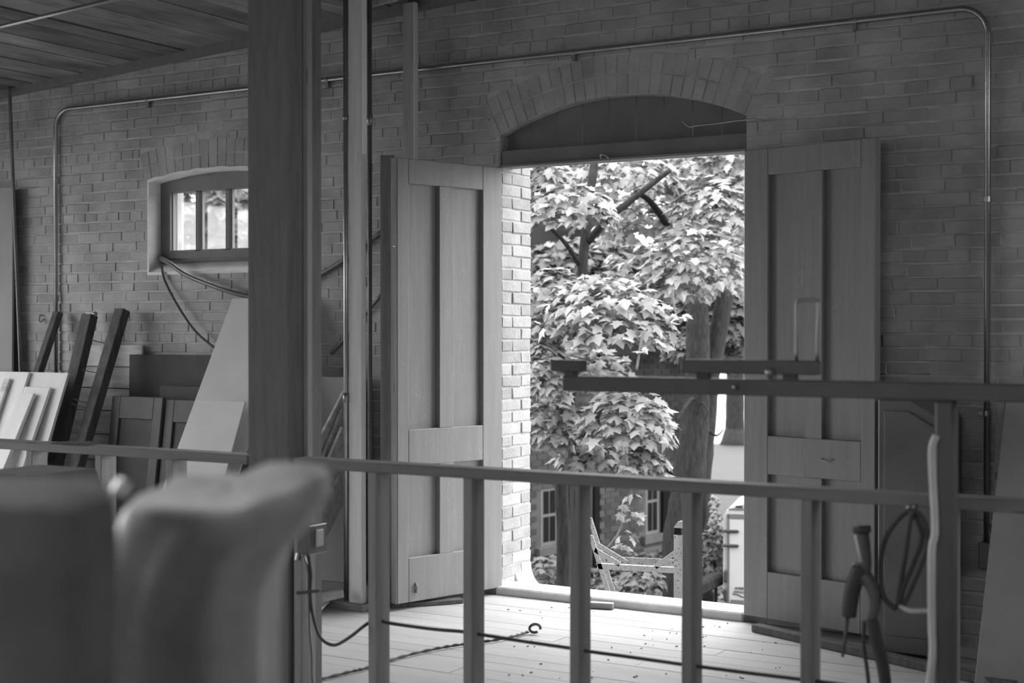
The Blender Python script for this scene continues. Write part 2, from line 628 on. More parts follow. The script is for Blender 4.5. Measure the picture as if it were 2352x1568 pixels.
# right jamb return, hidden behind the folded leaf from here
struct('trim_2', MB().box(DX1 - 0.004, DX1 + 0.02, YW + 0.01, YW + TH, 0.02, 2.62).build('trim_2', 'jamb_mortar'), 'brick door jamb return behind the right leaf', 'door jamb')

# --- door sill: worn stone threshold with a rounded plaster corner
sm = MB().box(DX0 - 0.0, DX1 + 0.0, YW - 0.045, YW + .165, -0.1, 0.045)
sm.box(DX0, DX1, YW + .165, YW + TH + .02, -.3, -.005)
sill = struct('trim_3', sm.build('trim_3', 'sill_stone', bevel=0.008), 'pale worn stone door sill', 'door sill')
cv = MB()
prof = [(0.0, 0.0)] + [(0.10 * (1 - math.cos(t)), 0.10 * (1 - math.sin(t))) for t in [math.pi / 2 * k / 8 for k in range(9)]]
poly = [(DX0 + 0.005, -0.01)] + [(DX0 + 0.005 + 0.10 - 0.10 * math.sin(t), -.01 + 0.14 - 0.14 * math.cos(t)) for t in [math.pi / 2 * k / 8 for k in range(8, -1, -1)]]
cv.prism(poly, YW + 0.166, YW + TH + 0.015)
cv.build('plaster_fillet', 'sill_stone', sill, smooth=False)

# --- door frame head, tympanum
fr = thing('trim_4', 'dark painted frame and boarded panel filling the arch over the door', 'door frame', (DC, YW + 0.06, 2.40), kind='structure')
MB().box(DX0, DX1, YW + 0.01, YW + 0.13, 2.407, 2.50).build('head', 'frame_paint', fr, bevel=0.004)
MB().box(DX0, DX1, YW - 0.012, YW + 0.012, 2.402, 2.416).build('lit_head_edge', 'pine_rail', fr, bevel=0.002)  # paler strip puts the lit lower edge of the head into colour
n = 9
for i in range(n):
    a = DX0 + (DX1 - DX0) * i / n
    b = DX0 + (DX1 - DX0) * (i + 1) / n
    poly = [(a + .002, 2.50), (b - .002, 2.50), (b - .002, soffit(b) + 0.01), (a + .002, soffit(a) + 0.01)]
    MB().prism(poly, YW + 0.07 + 0.002 * (i % 2), YW + 0.10).build('tympanum_board', 'frame_paint', fr)
hk = at(1388, 364, Y=YW - 0.01)
MB().tube(spline([(hk.x - .02, YW - .005, 2.412), (hk.x - .018, YW - .02, 2.432), (hk.x + .005, YW - .025, 2.434), (hk.x + .03, YW - .012, 2.414)], 5), 0.006, 6).build('hook', 'armour_steel', fr, smooth=True)

# --- floor: boards run along the wall; far and rear parts plain
fl = struct('floor', MB().box(ROOMX0 - 0.3, ROOMX1 + 0.3, ROOMY0 - 0.3, YW + 0.05, -0.25, -0.006).build('floor', 'floor_dark'))
fb = Vector(fl['_base'])
y = YW - 0.05
row = 0
while y > 1.6:
    w = 0.128 * random.uniform(0.94, 1.06)
    y0 = y - w
    x = -9.4 + random.uniform(-1.5, 0)
    while x < 1.2:
        ln = random.uniform(2.6, 4.6)
        a, b = max(x, -9.4), min(x + ln, 1.2)
        if b - a > 0.2:
            MB().box(a + .0012, b - .0012, y0 + .0014, y - .0014, -0.02, random.uniform(-0.0015, 0.0005)).build('floor_board', 'floor_board', fl)
        x += ln
    y = y0
    row += 1
MB().box(-9.4, 3.3, ROOMY0, y - 0.001, -0.02, 0.0).build('rear_floor', 'floor_board', fl)

# --- ceiling of boards sloping up to the right, running towards the wall
cm = MB()
SKX0, SKX1, SKY0, SKY1 = -2.7, -1.7, 0.6, 1.6      # added roof opening for top light on the foreground
def slab(x0, x1, y0, y1):
    vs = [(x, y, ceil_z(x) + dz) for dz in (.03, .2) for x, y in ((x0, y0), (x1, y0), (x1, y1), (x0, y1))]
    cm.add(vs, [(0, 1, 2, 3), (7, 6, 5, 4), (0, 4, 5, 1), (1, 5, 6, 2), (2, 6, 7, 3), (3, 7, 4, 0)])
slab(ROOMX0 - .4, SKX0, ROOMY0 - .4, YW + TH)
slab(SKX1, ROOMX1 + .4, ROOMY0 - .4, YW + TH)
slab(SKX0, SKX1, ROOMY0 - .4, SKY0)
slab(SKX0, SKX1, SKY1, YW + TH)
ce = struct('ceiling', cm.build('ceiling', 'ceiling_board'))
x = -9.3
while x < -2.0:
    w = random.choice((0.14, 0.17, 0.2))
    j = random.uniform(-0.012, 0.0)
    a, b = x + .004, x + w - .004
    za, zb = ceil_z(a) + j, ceil_z(b) + j
    MB().add([(a, 2.0, za), (b, 2.0, zb), (b, YW, zb), (a, YW, za), (a, 2.0, za + .035), (b, 2.0, zb + .035), (b, YW, zb + .035), (a, YW, za + .035)],
             [(0, 1, 2, 3), (4, 7, 6, 5), (0, 4, 5, 1), (1, 5, 6, 2), (2, 6, 7, 3), (3, 7, 4, 0)]).build('ceiling_board', 'ceiling_board', ce)
    x += w
for p_, q_ in (((690, -10), (794, 13)), ((856, 9), (912, -5))):
    a, b = at(*p_, Z=3.28), at(*q_, Z=3.28)
    MB().obox(a, b, (0, 0, 1), .03, .02).build('batten', 'pine', ce)
# wall plate beam where ceiling meets the brick
bm_ = MB()
bm_.obox((-9.3, YW - 0.05, ceil_z(-9.3) - 0.01), (-3.8, YW - 0.05, ceil_z(-3.8) - 0.01), (0, 1, 0), 0.11, 0.06)
bm_.build('wall_plate', 'black_wood', ce)

# --- the other walls of the room (behind and beside the camera): side windows, added rear fill opening
def wall_with_hole(name, axis, pos, a0, a1, z1, holes, label):
    m = MB()
    cuts = sorted({a0, a1} | {h[0] for h in holes} | {h[1] for h in holes})
    for a, b in zip(cuts[:-1], cuts[1:]):
        zs = [(-0.3, z1)]
        for h in holes:
            if h[0] <= a and b <= h[1]:
                zs = [(-0.3, h[2]), (h[3], z1)]
        for lo, hi in zs:
            if axis == 'x':
                m.box(pos - 0.15, pos + 0.15, a, b, lo, hi)
            else:
                m.box(a, b, pos - 0.15, pos + 0.15, lo, hi)
    return struct(name, m.build(name, 'room_wall'), label, 'wall')
wall_with_hole('wall_left', 'x', ROOMX0 - 0.15, ROOMY0 - .3, YW + .2, 3.5, [(1.2, 5.8, 0.2, 2.7)], 'plain side wall with a wide window opening on the left')
wall_with_hole('wall_right', 'x', ROOMX1 + 0.15, ROOMY0 - .3, YW + .2, 4.2, [(4.4, 6.0, 1.65, 3.15)], 'plain side wall with a high window opening on the right')
wall_with_hole('wall_rear', 'y', ROOMY0 - 0.15, ROOMX0 - .3, ROOMX1 + .3, 4.2, [(-2.0, .4, 2.15, 3.05)], 'plain rear wall with an added opening for frontal fill light')  # rear opening is added for frontal fill

# --- window_1: low arched window, white plastered reveal, dark sash of four panes, torn cable at its corner
win = thing('window_1', 'small arched window with white plastered reveal and dark four-pane sash', 'window', (WC, YW, WZ0), kind='structure')
YS = YW + 0.105
rv = MB()
rv.box(WX0 - 0.002, WX0 + 0.012, YW - 0.004, YS + .02, WZ0, WSP + .004)
rv.build('reveal', 'white_reveal', win)
rv = MB().box(WX1 - 0.012, WX1 + 0.002, YW - 0.004, YS + .02, WZ0, WSP + .004)
rv.build('reveal', 'white_reveal', win)
rv = MB()
k = 16
for i in range(k):
    a, b = WX0 + (WX1 - WX0) * i / k, WX0 + (WX1 - WX0) * (i + 1) / k
    ja, jb_ = (0.004 * math.sin(i * 2.3), 0.004 * math.sin((i + 1) * 2.3))
    rv.add([(a, YW - .006, wsoff(a) - .012 + ja), (b, YW - .006, wsoff(b) - .012 + jb_), (b, YS + .02, wsoff(b) - .012), (a, YS + .02, wsoff(a) - .012),
            (a, YW - .006, wsoff(a) + .008 + ja), (b, YW - .006, wsoff(b) + .008 + jb_), (b, YS + .02, wsoff(b) + .008), (a, YS + .02, wsoff(a) + .008)],
           [(0, 3, 2, 1), (4, 5, 6, 7), (0, 1, 5, 4), (1, 2, 6, 5), (2, 3, 7, 6), (3, 0, 4, 7)])
rv.build('arch_plaster', 'white_reveal', win)
sl = MB()
sl.add([(WX0, YW - .006, WZ0 - .012), (WX1, YW - .006, WZ0 - .012), (WX1, YS + .02, WZ0 - .012), (WX0, YS + .02, WZ0 - .012),
        (WX0, YW - .006, WZ0 + .006), (WX1, YW - .006, WZ0 + .006), (WX1, YS + .02, WZ0 + .075), (WX0, YS + .02, WZ0 + .075)],
       [(0, 3, 2, 1), (4, 5, 6, 7), (0, 1, 5, 4), (1, 2, 6, 5), (2, 3, 7, 6), (3, 0, 4, 7)])
sl.build('window_sill', 'white_reveal', win)
GX0, GX1, GZ0, GZ1 = at(398, 500, Y=YS + .03).x, 0, at(450, 577, Y=YS + .03).z, at(398, 443, Y=YS + .03).z
PW, PM = 0.214, 0.045
GX1 = GX0 + 4 * PW + 3 * PM
fm = MB()
fm.box(WX0, GX0, YS, YS + .07, WZ0, GZ1)
fm.box(GX1, WX1, YS, YS + .07, WZ0, GZ1)
fm.box(GX0, GX1, YS, YS + .07, WZ0, GZ0)
for i in range(12):
    a, b = WX0 + (WX1 - WX0) * i / 12, WX0 + (WX1 - WX0) * (i + 1) / 12
    fm.prism([(a, GZ1), (b, GZ1), (b, wsoff(b)), (a, wsoff(a))], YS, YS + .07)
fm.build('frame', 'frame_paint', win)
for i in range(4):
    a = GX0 + i * (PW + PM)
    p = MB().box(a - .004, a + PW + .004, YS + .045, YS + .049, GZ0 - .004, GZ1 + .004).build('pane', 'old_glass', win)
    st = MB()
    for q in (a, a + PW - .007):
        st.box(q, q + .007, YS + .022, YS + .045, GZ0, GZ1)
    st.box(a, a + PW, YS + .012, YS + .045, GZ0, GZ0 + .01)
    st.build('putty_bead', 'grey_sheet', p)
    if i < 3:
        MB().box(a + PW, a + PW + PM, YS + .008, YS + .06, GZ0, GZ1).build('glazing_bar', 'frame_paint', win, bevel=0.008)
MB().box(WX0 + .02, WX1 - .02, YS - .02, YS + .002, at(450, 597, Y=YS).z - .008, at(450, 597, Y=YS).z + .004).build('sash_rail', 'frame_paint', win, bevel=.003)

# --- the double door
LW, LZ0, LZ1, LT = 0.744, 0.037, 2.40, 0.05
def door_leaf(name, hinge, ang, label, flip):
    """leaf along local +x from the hinge; the panelled face is local -y (flip: +y)"""
    t = thing(name, label, 'door', hinge, ang, kind='structure')
    s = -1 if not flip else 1
    def bx(nm, a, b, z0, z1, d0=0.0, d1=LT, m='door_paint', bev=0.003, par=t):
        ya, yb = sorted((s * (LT / 2 - d0), s * (LT / 2 - d1)))
        return MB().box(a, b, ya, yb, z0, z1).build(nm, m, par, bevel=bev, local=True)
    Zs = [LZ0, 0.274, 0.765, 0.958, 2.268, LZ1]
    bx('stile', 0.0, 0.143, LZ0, LZ1)
    bx('stile', 0.668, LW, LZ0, LZ1)
    for a, b in ((0, 1), (2, 3), (4, 5)):
        bx('rail', 0.143, 0.668, Zs[a], Zs[b])
    for a, b in ((1, 2), (3, 4)):
        bx('mullion', 0.357, 0.456, Zs[a], Zs[b])
        bx('panel', 0.143, 0.357, Zs[a], Zs[b], 0.032, 0.045, bev=0)
        bx('panel', 0.456, 0.668, Zs[a], Zs[b], 0.032, 0.045, bev=0)
    return t
door1 = door_leaf('door_1', (DX0, YW, 0), math.radians(-107.2), 'left leaf of the panelled double door swung into the room and daylit', True)
door2 = door_leaf('door_2', (DX1 + 0.01, YW - 0.02, 0), math.radians(-13.2), 'right leaf of the panelled double door folded back in shadow', False)
# lit edge drawn as a paler strip, and bent nail, on the left leaf's free edge
lf = Matrix.Translation((DX0, YW, 0)) @ Matrix.Rotation(math.radians(-107.2), 4, 'Z')
MB().box(LW, LW + 0.004, -LT / 2, -LT / 2 + 0.046, LZ0, LZ1).build('edge_strip', 'pine', door1, local=True)
MB().tube([(LW + .002, LT / 2 - .01, 1.93), (LW + .03, LT / 2 + .0, 1.928)], 0.003, 6).build('nail', 'armour_steel', door1, local=True)
MB().tube([(.62, LT / 2, 0.135), (.622, LT / 2 + .012, 0.12), (.618, LT / 2 + .004, 0.085)], 0.008, 6).build('keeper', 'armour_steel', door1, local=True)
MB().tube([(.45, -LT / 2 - .004, 0.86), (.49, -LT / 2 - .012, 0.853), (.52, -LT / 2 - .004, 0.862)], 0.004, 6).build('staple', 'armour_steel', door2, local=True)

# ================================================================ TIMBER FRAMING AND FITTINGS
RY, RZ = 4.31, 0.995          # front face and top of the stud railing
PX0, PX1 = at(568, 800, Y=RY).x, at(663, 800, Y=RY).x
def board_box(name, x0, x1, y0, y1, z0, z1, m, parent=None, bev=0.003):
    return MB().box(x0, x1, y0, y1, z0, z1).build(name, m, parent, bevel=bev)

# post
t = thing('timber_post', 'thick black square timber post between the two railings', 'post', (PX0 + .1, RY + .1, 0))
board_box('shaft', PX0, PX1, RY, RY + .21, 0, ceil_z(PX0) - .015, 'black_wood', t, 0.006)
# batten fixed to the post
bx0 = PX1 + 0.0005
tag(MB().box(bx0, bx0 + .022, RY + .088, RY + .12, 0.0, ceil_z(PX1)).build('batten', 'pine', bevel=.002),
    'narrow pine batten running floor to ceiling along the black post', 'batten')

def railing(name, label, x0, x1, studs, ends=None):
    t = thing(name, label, 'railing', ((x0 + x1) / 2, RY + .045, 0))
    board_box('top_rail', x0, x1, RY, RY + .089, RZ - .038, RZ, 'pine_rail', t)
    board_box('bottom_plate', x0, x1, RY, RY + .089, 0, .038, 'pine_rail', t)
    for s in studs:
        board_box('stud', s, s + .038, RY, RY + .089, .038, RZ - .038, 'pine', t)
    return t
sx = lambda px: at(px, 1200, Y=RY).x
r1 = railing('stud_railing', 'unfinished pine stud railing left of the black post', -6.2, PX0 - .001,
             [-5.87, -5.46, sx(60), sx(218), sx(380)])
r2 = railing('stud_railing', 'unfinished pine stud railing crossing in front of the doorway', PX1 + .0235, 1.2,
             [PX1 + .024, sx(845), sx(1063), sx(1308), sx(1565), sx(1838), sx(2160), sx(2160) + .41, sx(2160) + .82])
# dark rag lying on the left rail
p = at(170, 1016, Y=RY + .03)
tag(MB().add([(p.x - .11, RY - .004, RZ + .001), (p.x + .1, RY - .003, RZ + .001), (p.x + .09, RY + .08, RZ + .001), (p.x - .1, RY + .075, RZ + .001),
              (p.x - .1, RY - .0, RZ + .006), (p.x + .08, RY + .0, RZ + .01), (p.x + .07, RY + .07, RZ + .012), (p.x - .08, RY + .07, RZ + .008)],
             [(0, 3, 2, 1), (4, 5, 6, 7), (0, 1, 5, 4), (1, 2, 6, 5), (2, 3, 7, 6), (3, 0, 4, 7)]).build('shim', 'weathered_timber'),
    'thin dark shim lying on the left railing', 'shim')

# 2x6 partition frame left of the open leaf
PFX, PFX2 = at(801, 1200, Y=6.06).x, at(831, 1200, Y=6.06).x
pf = thing('partition_frame', 'pine partition stud on its bottom plate beside the open door leaf', 'wall frame', (PFX, 6.1, 0))
MB().box(PFX, PFX2, 6.06, 6.10, .04, ceil_z(PFX)).build('stud', 'lit_pine', pf, bevel=.003)
MB().box(PFX - .5, PFX2 + .015, 6.05, 6.14, 0, .04).build('bottom_plate', 'pine_rail', pf, bevel=.003)
MB().box(PFX - .5, PFX2 + .5, 6.05, 6.14, ceil_z(PFX) - .06, ceil_z(PFX) - .02).build('top_plate', 'pine_rail', pf, bevel=.003)
MB().box(PFX2 + .0005, PFX2 + .006, 6.061, 6.099, 2.42, ceil_z(PFX) - .07).build('lit_edge', 'white_board', pf)  # white strip stands in for light on the stud's side above the leaf
# stud against the wall behind the leaf
xa, xb = at(925, 200, Y=6.72).x, at(949, 200, Y=6.72).x
ws = thing('wall_stud', 'tall pine stud standing behind the open door leaf', 'stud', (xa, 6.75, 0))
MB().box(xa, xb, 6.72, 6.76, 0, ceil_z(xa) - .02).build('shaft', 'pine', ws, bevel=.003)
MB().box(xb + .0005, xb + .006, 6.721, 6.759, 2.42, ceil_z(xa) - .02).build('lit_edge', 'white_board', ws)  # light on this stud's upper side, painted as a white strip
# black board between partition and leaf
xa, xb = at(873, 800, Y=6.35).x, at(900, 800, Y=6.35).x
tag(MB().box(xa, xb, 6.35, 6.38, 0, at(880, 357, Y=6.35).z).build('jamb_board', 'black_wood', bevel=.003),
    'black upright board standing just behind the free edge of the left leaf', 'board')

# conduits -------------------------------------------------------------
def arc(c, r, a0, a1, n, y):
    return [(c[0] + r * math.cos(a0 + (a1 - a0) * i / n), y, c[1] + r * math.sin(a0 + (a1 - a0) * i / n)) for i in range(n + 1)]
cy = YW - 0.028
cl, cr, cz = at(128, 600, Y=cy).x, at(2268, 400, Y=cy).x, 3.0 - 0.0
cz = at(1200, 133, Y=cy).z
wc = thing('wall_conduit', 'thin steel conduit framing the brick wall above the arch with rounded corners', 'conduit', ((cl + cr) / 2, cy, 0.8))
R1 = 0.13
zl, zr = 0.75, at(2265, 1245, Y=cy).z
path = [(cl, cy, zl)] + arc((cl + R1, cz - R1), R1, math.pi, math.pi / 2, 8, cy) + arc((cr - R1, cz - R1), R1, math.pi / 2, 0, 8, cy) + [(cr, cy, zr)]
MB().tube(path, 0.0135, 10).build('pipe', 'conduit_steel', wc, smooth=True)
for px in (338, 750, 1317, 1962):
    p = at(px, 100, Y=cy)
    m = MB().tube([(p.x - .012, cy, cz), (p.x + .012, cy, cz)], 0.0165, 10)
    m.box(p.x - .01, p.x + .01, cy + .0, YW, cz - .045, cz - .01)
    m.build('strap', 'armour_steel', wc)
for zz in (1.1, 2.1):
    m = MB().tube([(cr, cy, zz - .012), (cr, cy, zz + .012)], 0.0165, 10)
    m.box(cr - .04, cr - .01, cy, YW, zz - .01, zz + .01)
    m.build('strap', 'armour_steel', wc)
bxp = at(2268, 1262, Y=cy)
MB().box(cr - .03, cr + .035, cy - .03, YW, zr - .12, zr).build('junction_box', 'dark_pipe', wc, bevel=.004)

def conduit(name, label, pts, r, m, coup=()):
    base = tuple(pts[-1])
    t = thing(name, label, 'conduit', base)
    MB().tube(pts, r, 10).build('pipe', m, t, smooth=True)
    for a, b, rr in coup:
        MB().tube([a, b], rr, 12).build('coupling', 'armour_steel', t, smooth=True)
    return t
X1 = at(793, 800, Y=6.055).x
zc_ = at(793, 915, Y=6.055).z
conduit('stud_conduit', 'shiny vertical conduit strapped to the front of the partition stud', [(X1, 6.06, ceil_z(X1)), (X1, 6.06, 0.05)], 0.0125, 'conduit_steel',
        [((X1, 6.06, zc_ - .02), (X1, 6.06, zc_ + .03), 0.0165), ((X1, 6.06, at(800, 270, Y=6.06).z - .012), (X1, 6.06, at(800, 270, Y=6.06).z + .012), .0155)])
X2 = at(849, 200, Y=6.30).x
z0_ = at(849, 330, Y=6.30).z
conduit('stud_conduit', 'short dull conduit dropping behind the partition stud', [(X2, 6.30, ceil_z(X2)), (X2, 6.30, 0.1)], 0.0125, 'dark_pipe',
        [((X2, 6.30, at(849, 275, Y=6.3).z - .03), (X2, 6.30, at(849, 268, Y=6.3).z + .012), .0165)])
a, b = at(-250, 122, Z=3.0), at(420, -40, Z=3.06)
conduit('ceiling_conduit', 'thin pale conduit slung under the board ceiling', [tuple(a), tuple(a + (b - a) * .5), tuple(b)], 0.011, 'conduit_steel')
a, b = at(22, 210, Y=6.74), at(47, 850, Y=6.74)
d = (b - a) / (b.z - a.z)
tag(MB().tube([a + d * (ceil_z(a.x) - a.z), a, b, a + d * (0 - a.z)], 0.012, 8).build('pole', 'dark_pipe', smooth=True),
    'thin dark pole standing floor to ceiling at the far left', 'pole')

# bare wire above the door, hooks on the wall ------------------------------
wp = [at(x, y, Y=YW - .06) for x, y in ((1567, 277), (1583, 291), (1600, 288), (1640, 284), (1690, 277), (1735, 274), (1755, 279))]
tag(MB().tube(spline(wp, 4), 0.0035, 6).build('loose_wire', 'conduit_steel', smooth=True), 'loose bright wire sagging across the dark arch panel', 'wire')
for (px, py), lb in (((97, 733), 'bent wire hook in the brick above the white boards'), ((1420, 1000), '')):
    if not lb:
        continue
    p = at(px, py, Y=YW - .01)
    pts = [p + Vector(v) for v in ((0, .02, .02), (0, -.01, .03), (-.012, -.015, .01), (-.012, -.015, -.012), (.004, -.015, -.02), (.012, -.012, -.006), (.03, -.005, 0))]
    tag(MB().tube(spline(pts, 4), .004, 6).build('wall_hook', 'dark_pipe', smooth=True), lb, 'hook')

# cables torn out of the window corner
def cable(name, label, pts, r, m='black_rubber', n=8, cat='cable', seg=8):
    return tag(MB().tube(spline(pts, n), r, seg).build(name, m, smooth=True), label, cat)
cpts = [at(366, 591, Y=YS - .01), at(390, 605, Y=YW - .03), at(430, 632, Y=YW - .07), at(500, 660, Y=YW - .09), at(560, 678, Y=YW - .06), at(640, 690, Y=YW - .03), at(720, 640, Y=YW - .025), at(790, 597, Y=YW - .025), at(880, 530, Y=YW - .02)]  # past the post the tube follows a dark diagonal streak on the brick
cable('window_cable', 'thick cable hanging from the window corner and running behind the post', cpts, .016, 'dark_pipe')
cpts = [at(371, 612, Y=YW - .01), at(380, 648, Y=YW - .03), at(410, 705, Y=YW - .05), at(450, 762, Y=YW - .06), at(505, 808, Y=YW - .05), at(560, 850, Y=YW - .04)]
cable('window_cable', 'thin cable drooping from the window to the cardboard sheet', cpts, .008)
cpts = [at(760, 812, Y=YW - .02), at(800, 768, Y=YW - .02), at(880, 672, Y=YW - .02)]  # second dark diagonal streak on the brick, drawn as a tube
cable('wall_streak', 'dark diagonal streak crossing the brick between stud and leaf', cpts, .012, 'dark_pipe')

# outlet box and armoured cable on the end stud ----------------------------
OY = RY - 0.002
o0, o1 = at(692, 1240, Y=OY - .03), at(731, 1240, Y=OY - .03)
oz0, oz1 = at(715, 1274, Y=OY - .03).z, at(715, 1210, Y=OY - .03).z
sx1 = PX1 + .024 + .038
ob = thing('outlet_box', 'square steel outlet box on the end stud of the railing', 'outlet box', (sx1 + .05, RY + .03, oz0))
MB().box(sx1 + .001, sx1 + .058, RY - .03, RY + .07, oz0, oz1).build('box', 'dark_pipe', ob, bevel=.004)
MB().box(sx1 + .058, sx1 + .066, RY - .034, RY + .074, oz0 - .003, oz1 + .003).build('cover_plate', 'conduit_steel', ob, bevel=.003)
MB().box(sx1 + .066, sx1 + .076, RY + .0, RY + .045, oz0 + .025, oz1 - .015).build('receptacle', 'white_board', ob, bevel=.004)
MB().tube([(sx1 - .012, RY - .004, oz0 - .005), (sx1 - .012, RY - .012, oz0 - .03)], .01, 8).build('clamp', 'armour_steel', ob)
cy1 = RY - .012
A = [Vector((sx1 + .012, cy1, oz0 + .005))] + [at(x, y, Y=cy1) for x, y in ((706, 1310), (708, 1358), (710, 1440), (715, 1500), (719, 1570))]
A.append(Vector((A[-1].x + .03, cy1 + .03, .045)))
cable('armoured_cable', 'armoured cable dropping straight from the outlet box to the floor', A, .0068, 'armour_steel', 8)
B = [Vector((sx1 + .034, cy1 + .01, oz0 + .005))] + [at(x, y, Y=cy1 + .005) for x, y in ((714, 1320), (712, 1358), (718, 1410), (735, 1462), (766, 1481), (800, 1465), (835, 1438))]
s1 = sx(845)
hz = at(878, 1422, Y=RY + .04).z
B += [Vector((s1 - .01, RY + .03, hz - .012)), Vector((s1 + .019, RY + .04, hz)), Vector((s1 + .06, RY + .04, hz - .01))]
B += [at(x, y, Y=RY + .04) for x, y in ((960, 1440), (1010, 1446), (1062, 1450), (1100, 1456), (1200, 1472), (1310, 1488), (1350, 1495), (1460, 1510), (1565, 1525), (1605, 1530), (1720, 1545), (1850, 1561), (2000, 1580), (2200, 1606))]
cable('armoured_cable', 'long cable looping from the outlet box and threaded through the railing studs', B, .0065, 'black_rubber', 6)
m = MB().obox(at(683, 1361, Y=cy1 - .004), at(733, 1356, Y=cy1 - .004), (0, 1, 0), .02, .012)
tag(m.build('cable_staple', 'black_rubber', bevel=.002), 'dark staple bar pinning both armoured cables to the end stud', 'cable clip')

# twisted cord on the floor
C = [at(x, y, Z=.008) for x, y in ((700, 1573), (720, 1566), (800, 1545), (845, 1534), (920, 1510), (1000, 1491), (1060, 1481), (1130, 1472), (1180, 1462), (1212, 1452))]
C2 = spline(C, 10)
fc = thing('twisted_cable', 'twisted dark cord lying across the bright floor with a looped end', 'cord', tuple(C[5]))
for ph in (0, math.pi):
    tw = []
    for i, p in enumerate(C2):
        an = i * 0.9 + ph
        tw.append(p + Vector((.004 * math.cos(an), .005 * math.cos(an), .004 + .004 * math.sin(an))))
    MB().tube(tw, .0045, 6).build('strand', 'black_rubber', fc, smooth=True)
e = C[-1]
lp = [e + Vector((.03 * math.cos(a) + .03, .012 * math.sin(a) + .02, .02 + .018 * math.sin(a))) for a in [k * .6 for k in range(10)]]
MB().tube(spline(lp, 3), .007, 8).build('loop', 'black_rubber', fc, smooth=True)

# ================================================================ STACKED MATERIAL ON THE LEFT
def lean(name, label, cat, tl, tr, edge_b, Ytop, th, m, group=None, edge='r', to_floor=True, bev=.002, parent=None, zcut=None, slope=None):
    """flat sheet leaning on the wall: top corners tl, tr (seen at depth Ytop); edge_b a lower point of its right or left edge"""
    A, B_ = at(*tl, Y=Ytop), at(*tr, Y=Ytop)
    E = B_ if edge == 'r' else A
    low = at(*edge_b, X=E.x)
    d = (low - E)
    k = (0.002 - E.z) / d.z
    bot = E + d * k
    if bot.y < Ytop - 1.4:
        bot.y = Ytop - 1.4
    if bot.y > Ytop - .02:
        bot.y = Ytop - .02
    zt = (A.z + B_.z) / 2
    if slope:
        bot.y = Ytop - zt * slope
    p = Vector(((A.x + B_.x) / 2, Ytop, zt))
    q = Vector(((A.x + B_.x) / 2, bot.y, 0.0))
    if zcut is not None:
        q = p + (q - p) * ((zcut - p.z) / (q.z - p.z))
    ax = (q - p).normalized()
    nrm = ax.cross(Vector((1, 0, 0))).normalized()
    if nrm.y > 0:
        nrm = -nrm
    q = q + Vector((0, 0, th * abs(nrm.y) * 0.15))
    mb = MB().obox(p - nrm * (-th / 2), q - nrm * (-th / 2), (1, 0, 0), abs(B_.x - A.x), th)
    o = mb.build(name, m, parent, bevel=bev)
    if parent is None:
        tag(o, label, cat, group)
    return o, p, q

lean('plywood_sheet', 'tall pale sheet of plywood at the far left edge', 'panel', (-150, 437), (34, 437), (45, 840), 6.80, .018, 'grey_sheet')
GT = 'old timbers leaning on the brick wall'
tm = [('A', (133, 721), (146, 721), (102, 855), 6.83, .05, 'slim old timber leaning on the brick, leftmost of three', .045),
      ('B', (203, 727), (226, 727), (163, 1000), 6.80, .066, 'old timber leaning on the brick with a tube on its tip, middle of three', .07),
      ('C', (279, 716), (300, 716), (215, 1010), 6.80, .066, 'old timber full of bent nails leaning on the brick, rightmost of three', .07)]
for k, tl, tr, eb, Y_, th, lb, w in tm:
    t = thing('old_timber', lb, 'timber', tuple(at(eb[0], eb[1], Y=Y_ - .3) * 1.0)[:2] + (0,), group=GT)
    o, p, q = lean('beam', lb, '', tl, tr, eb, Y_, th, 'weathered_timber', parent=t, bev=.004)
    if k == 'C':
        for f in (.13, .25, .37, .39):
            c = p + (q - p) * f + Vector((-.04, -.04, 0))
            MB().tube([c, c + Vector((-.04, -.05, .01)), c + Vector((-.07, -.08, .02 + f * .03))], .0035, 6).build('nail', 'dark_pipe', t)
    if k == 'B':
        pB = p
tt = MB().tube([(pB.x - .05, pB.y - .03, pB.z + .016), (pB.x - .03, pB.y - .03, pB.z + .016)], .009, 10)
ct = thing('caulk_tube', 'small white tube lying on the tip of the middle timber', 'tube', (pB.x, pB.y - .03, pB.z))
tt.build('nozzle', 'dark_pipe', ct)
MB().tube([(pB.x - .03, pB.y - .03, pB.z + .018), (pB.x + .04, pB.y - .03, pB.z + .018)], .014, 12).build('body', 'white_board', ct, smooth=False)
MB().tube([(pB.x + .04, pB.y - .03, pB.z + .018), (pB.x + .055, pB.y - .03, pB.z + .018)], .016, 12).build('cap', 'conduit_steel', ct)

# boarded panel behind the timbers, five horizontal boards
tp = thing('boarded_panel', 'panel of wide horizontal boards behind the leaning timbers', 'panel', (-7.1, 6.7, 0))
xa, xb = at(136, 900, Y=6.74).x, at(300, 900, Y=6.74).x
ztop = at(200, 791, Y=6.74).z
ed = [at(220, yy, Y=6.72).z for yy in (843, 893, 945, 1000, 1060)]
zs = [ztop] + ed + [0.25, 0.0]
for i in range(len(zs) - 1):
    if zs[i] - zs[i + 1] > .03:
        yy = 6.865 - (ztop - zs[i]) * .03
        MB().box(xa, xb, yy - .02, yy, zs[i + 1] + .003, zs[i] - .003).build('board', 'old_board', tp, bevel=.003)
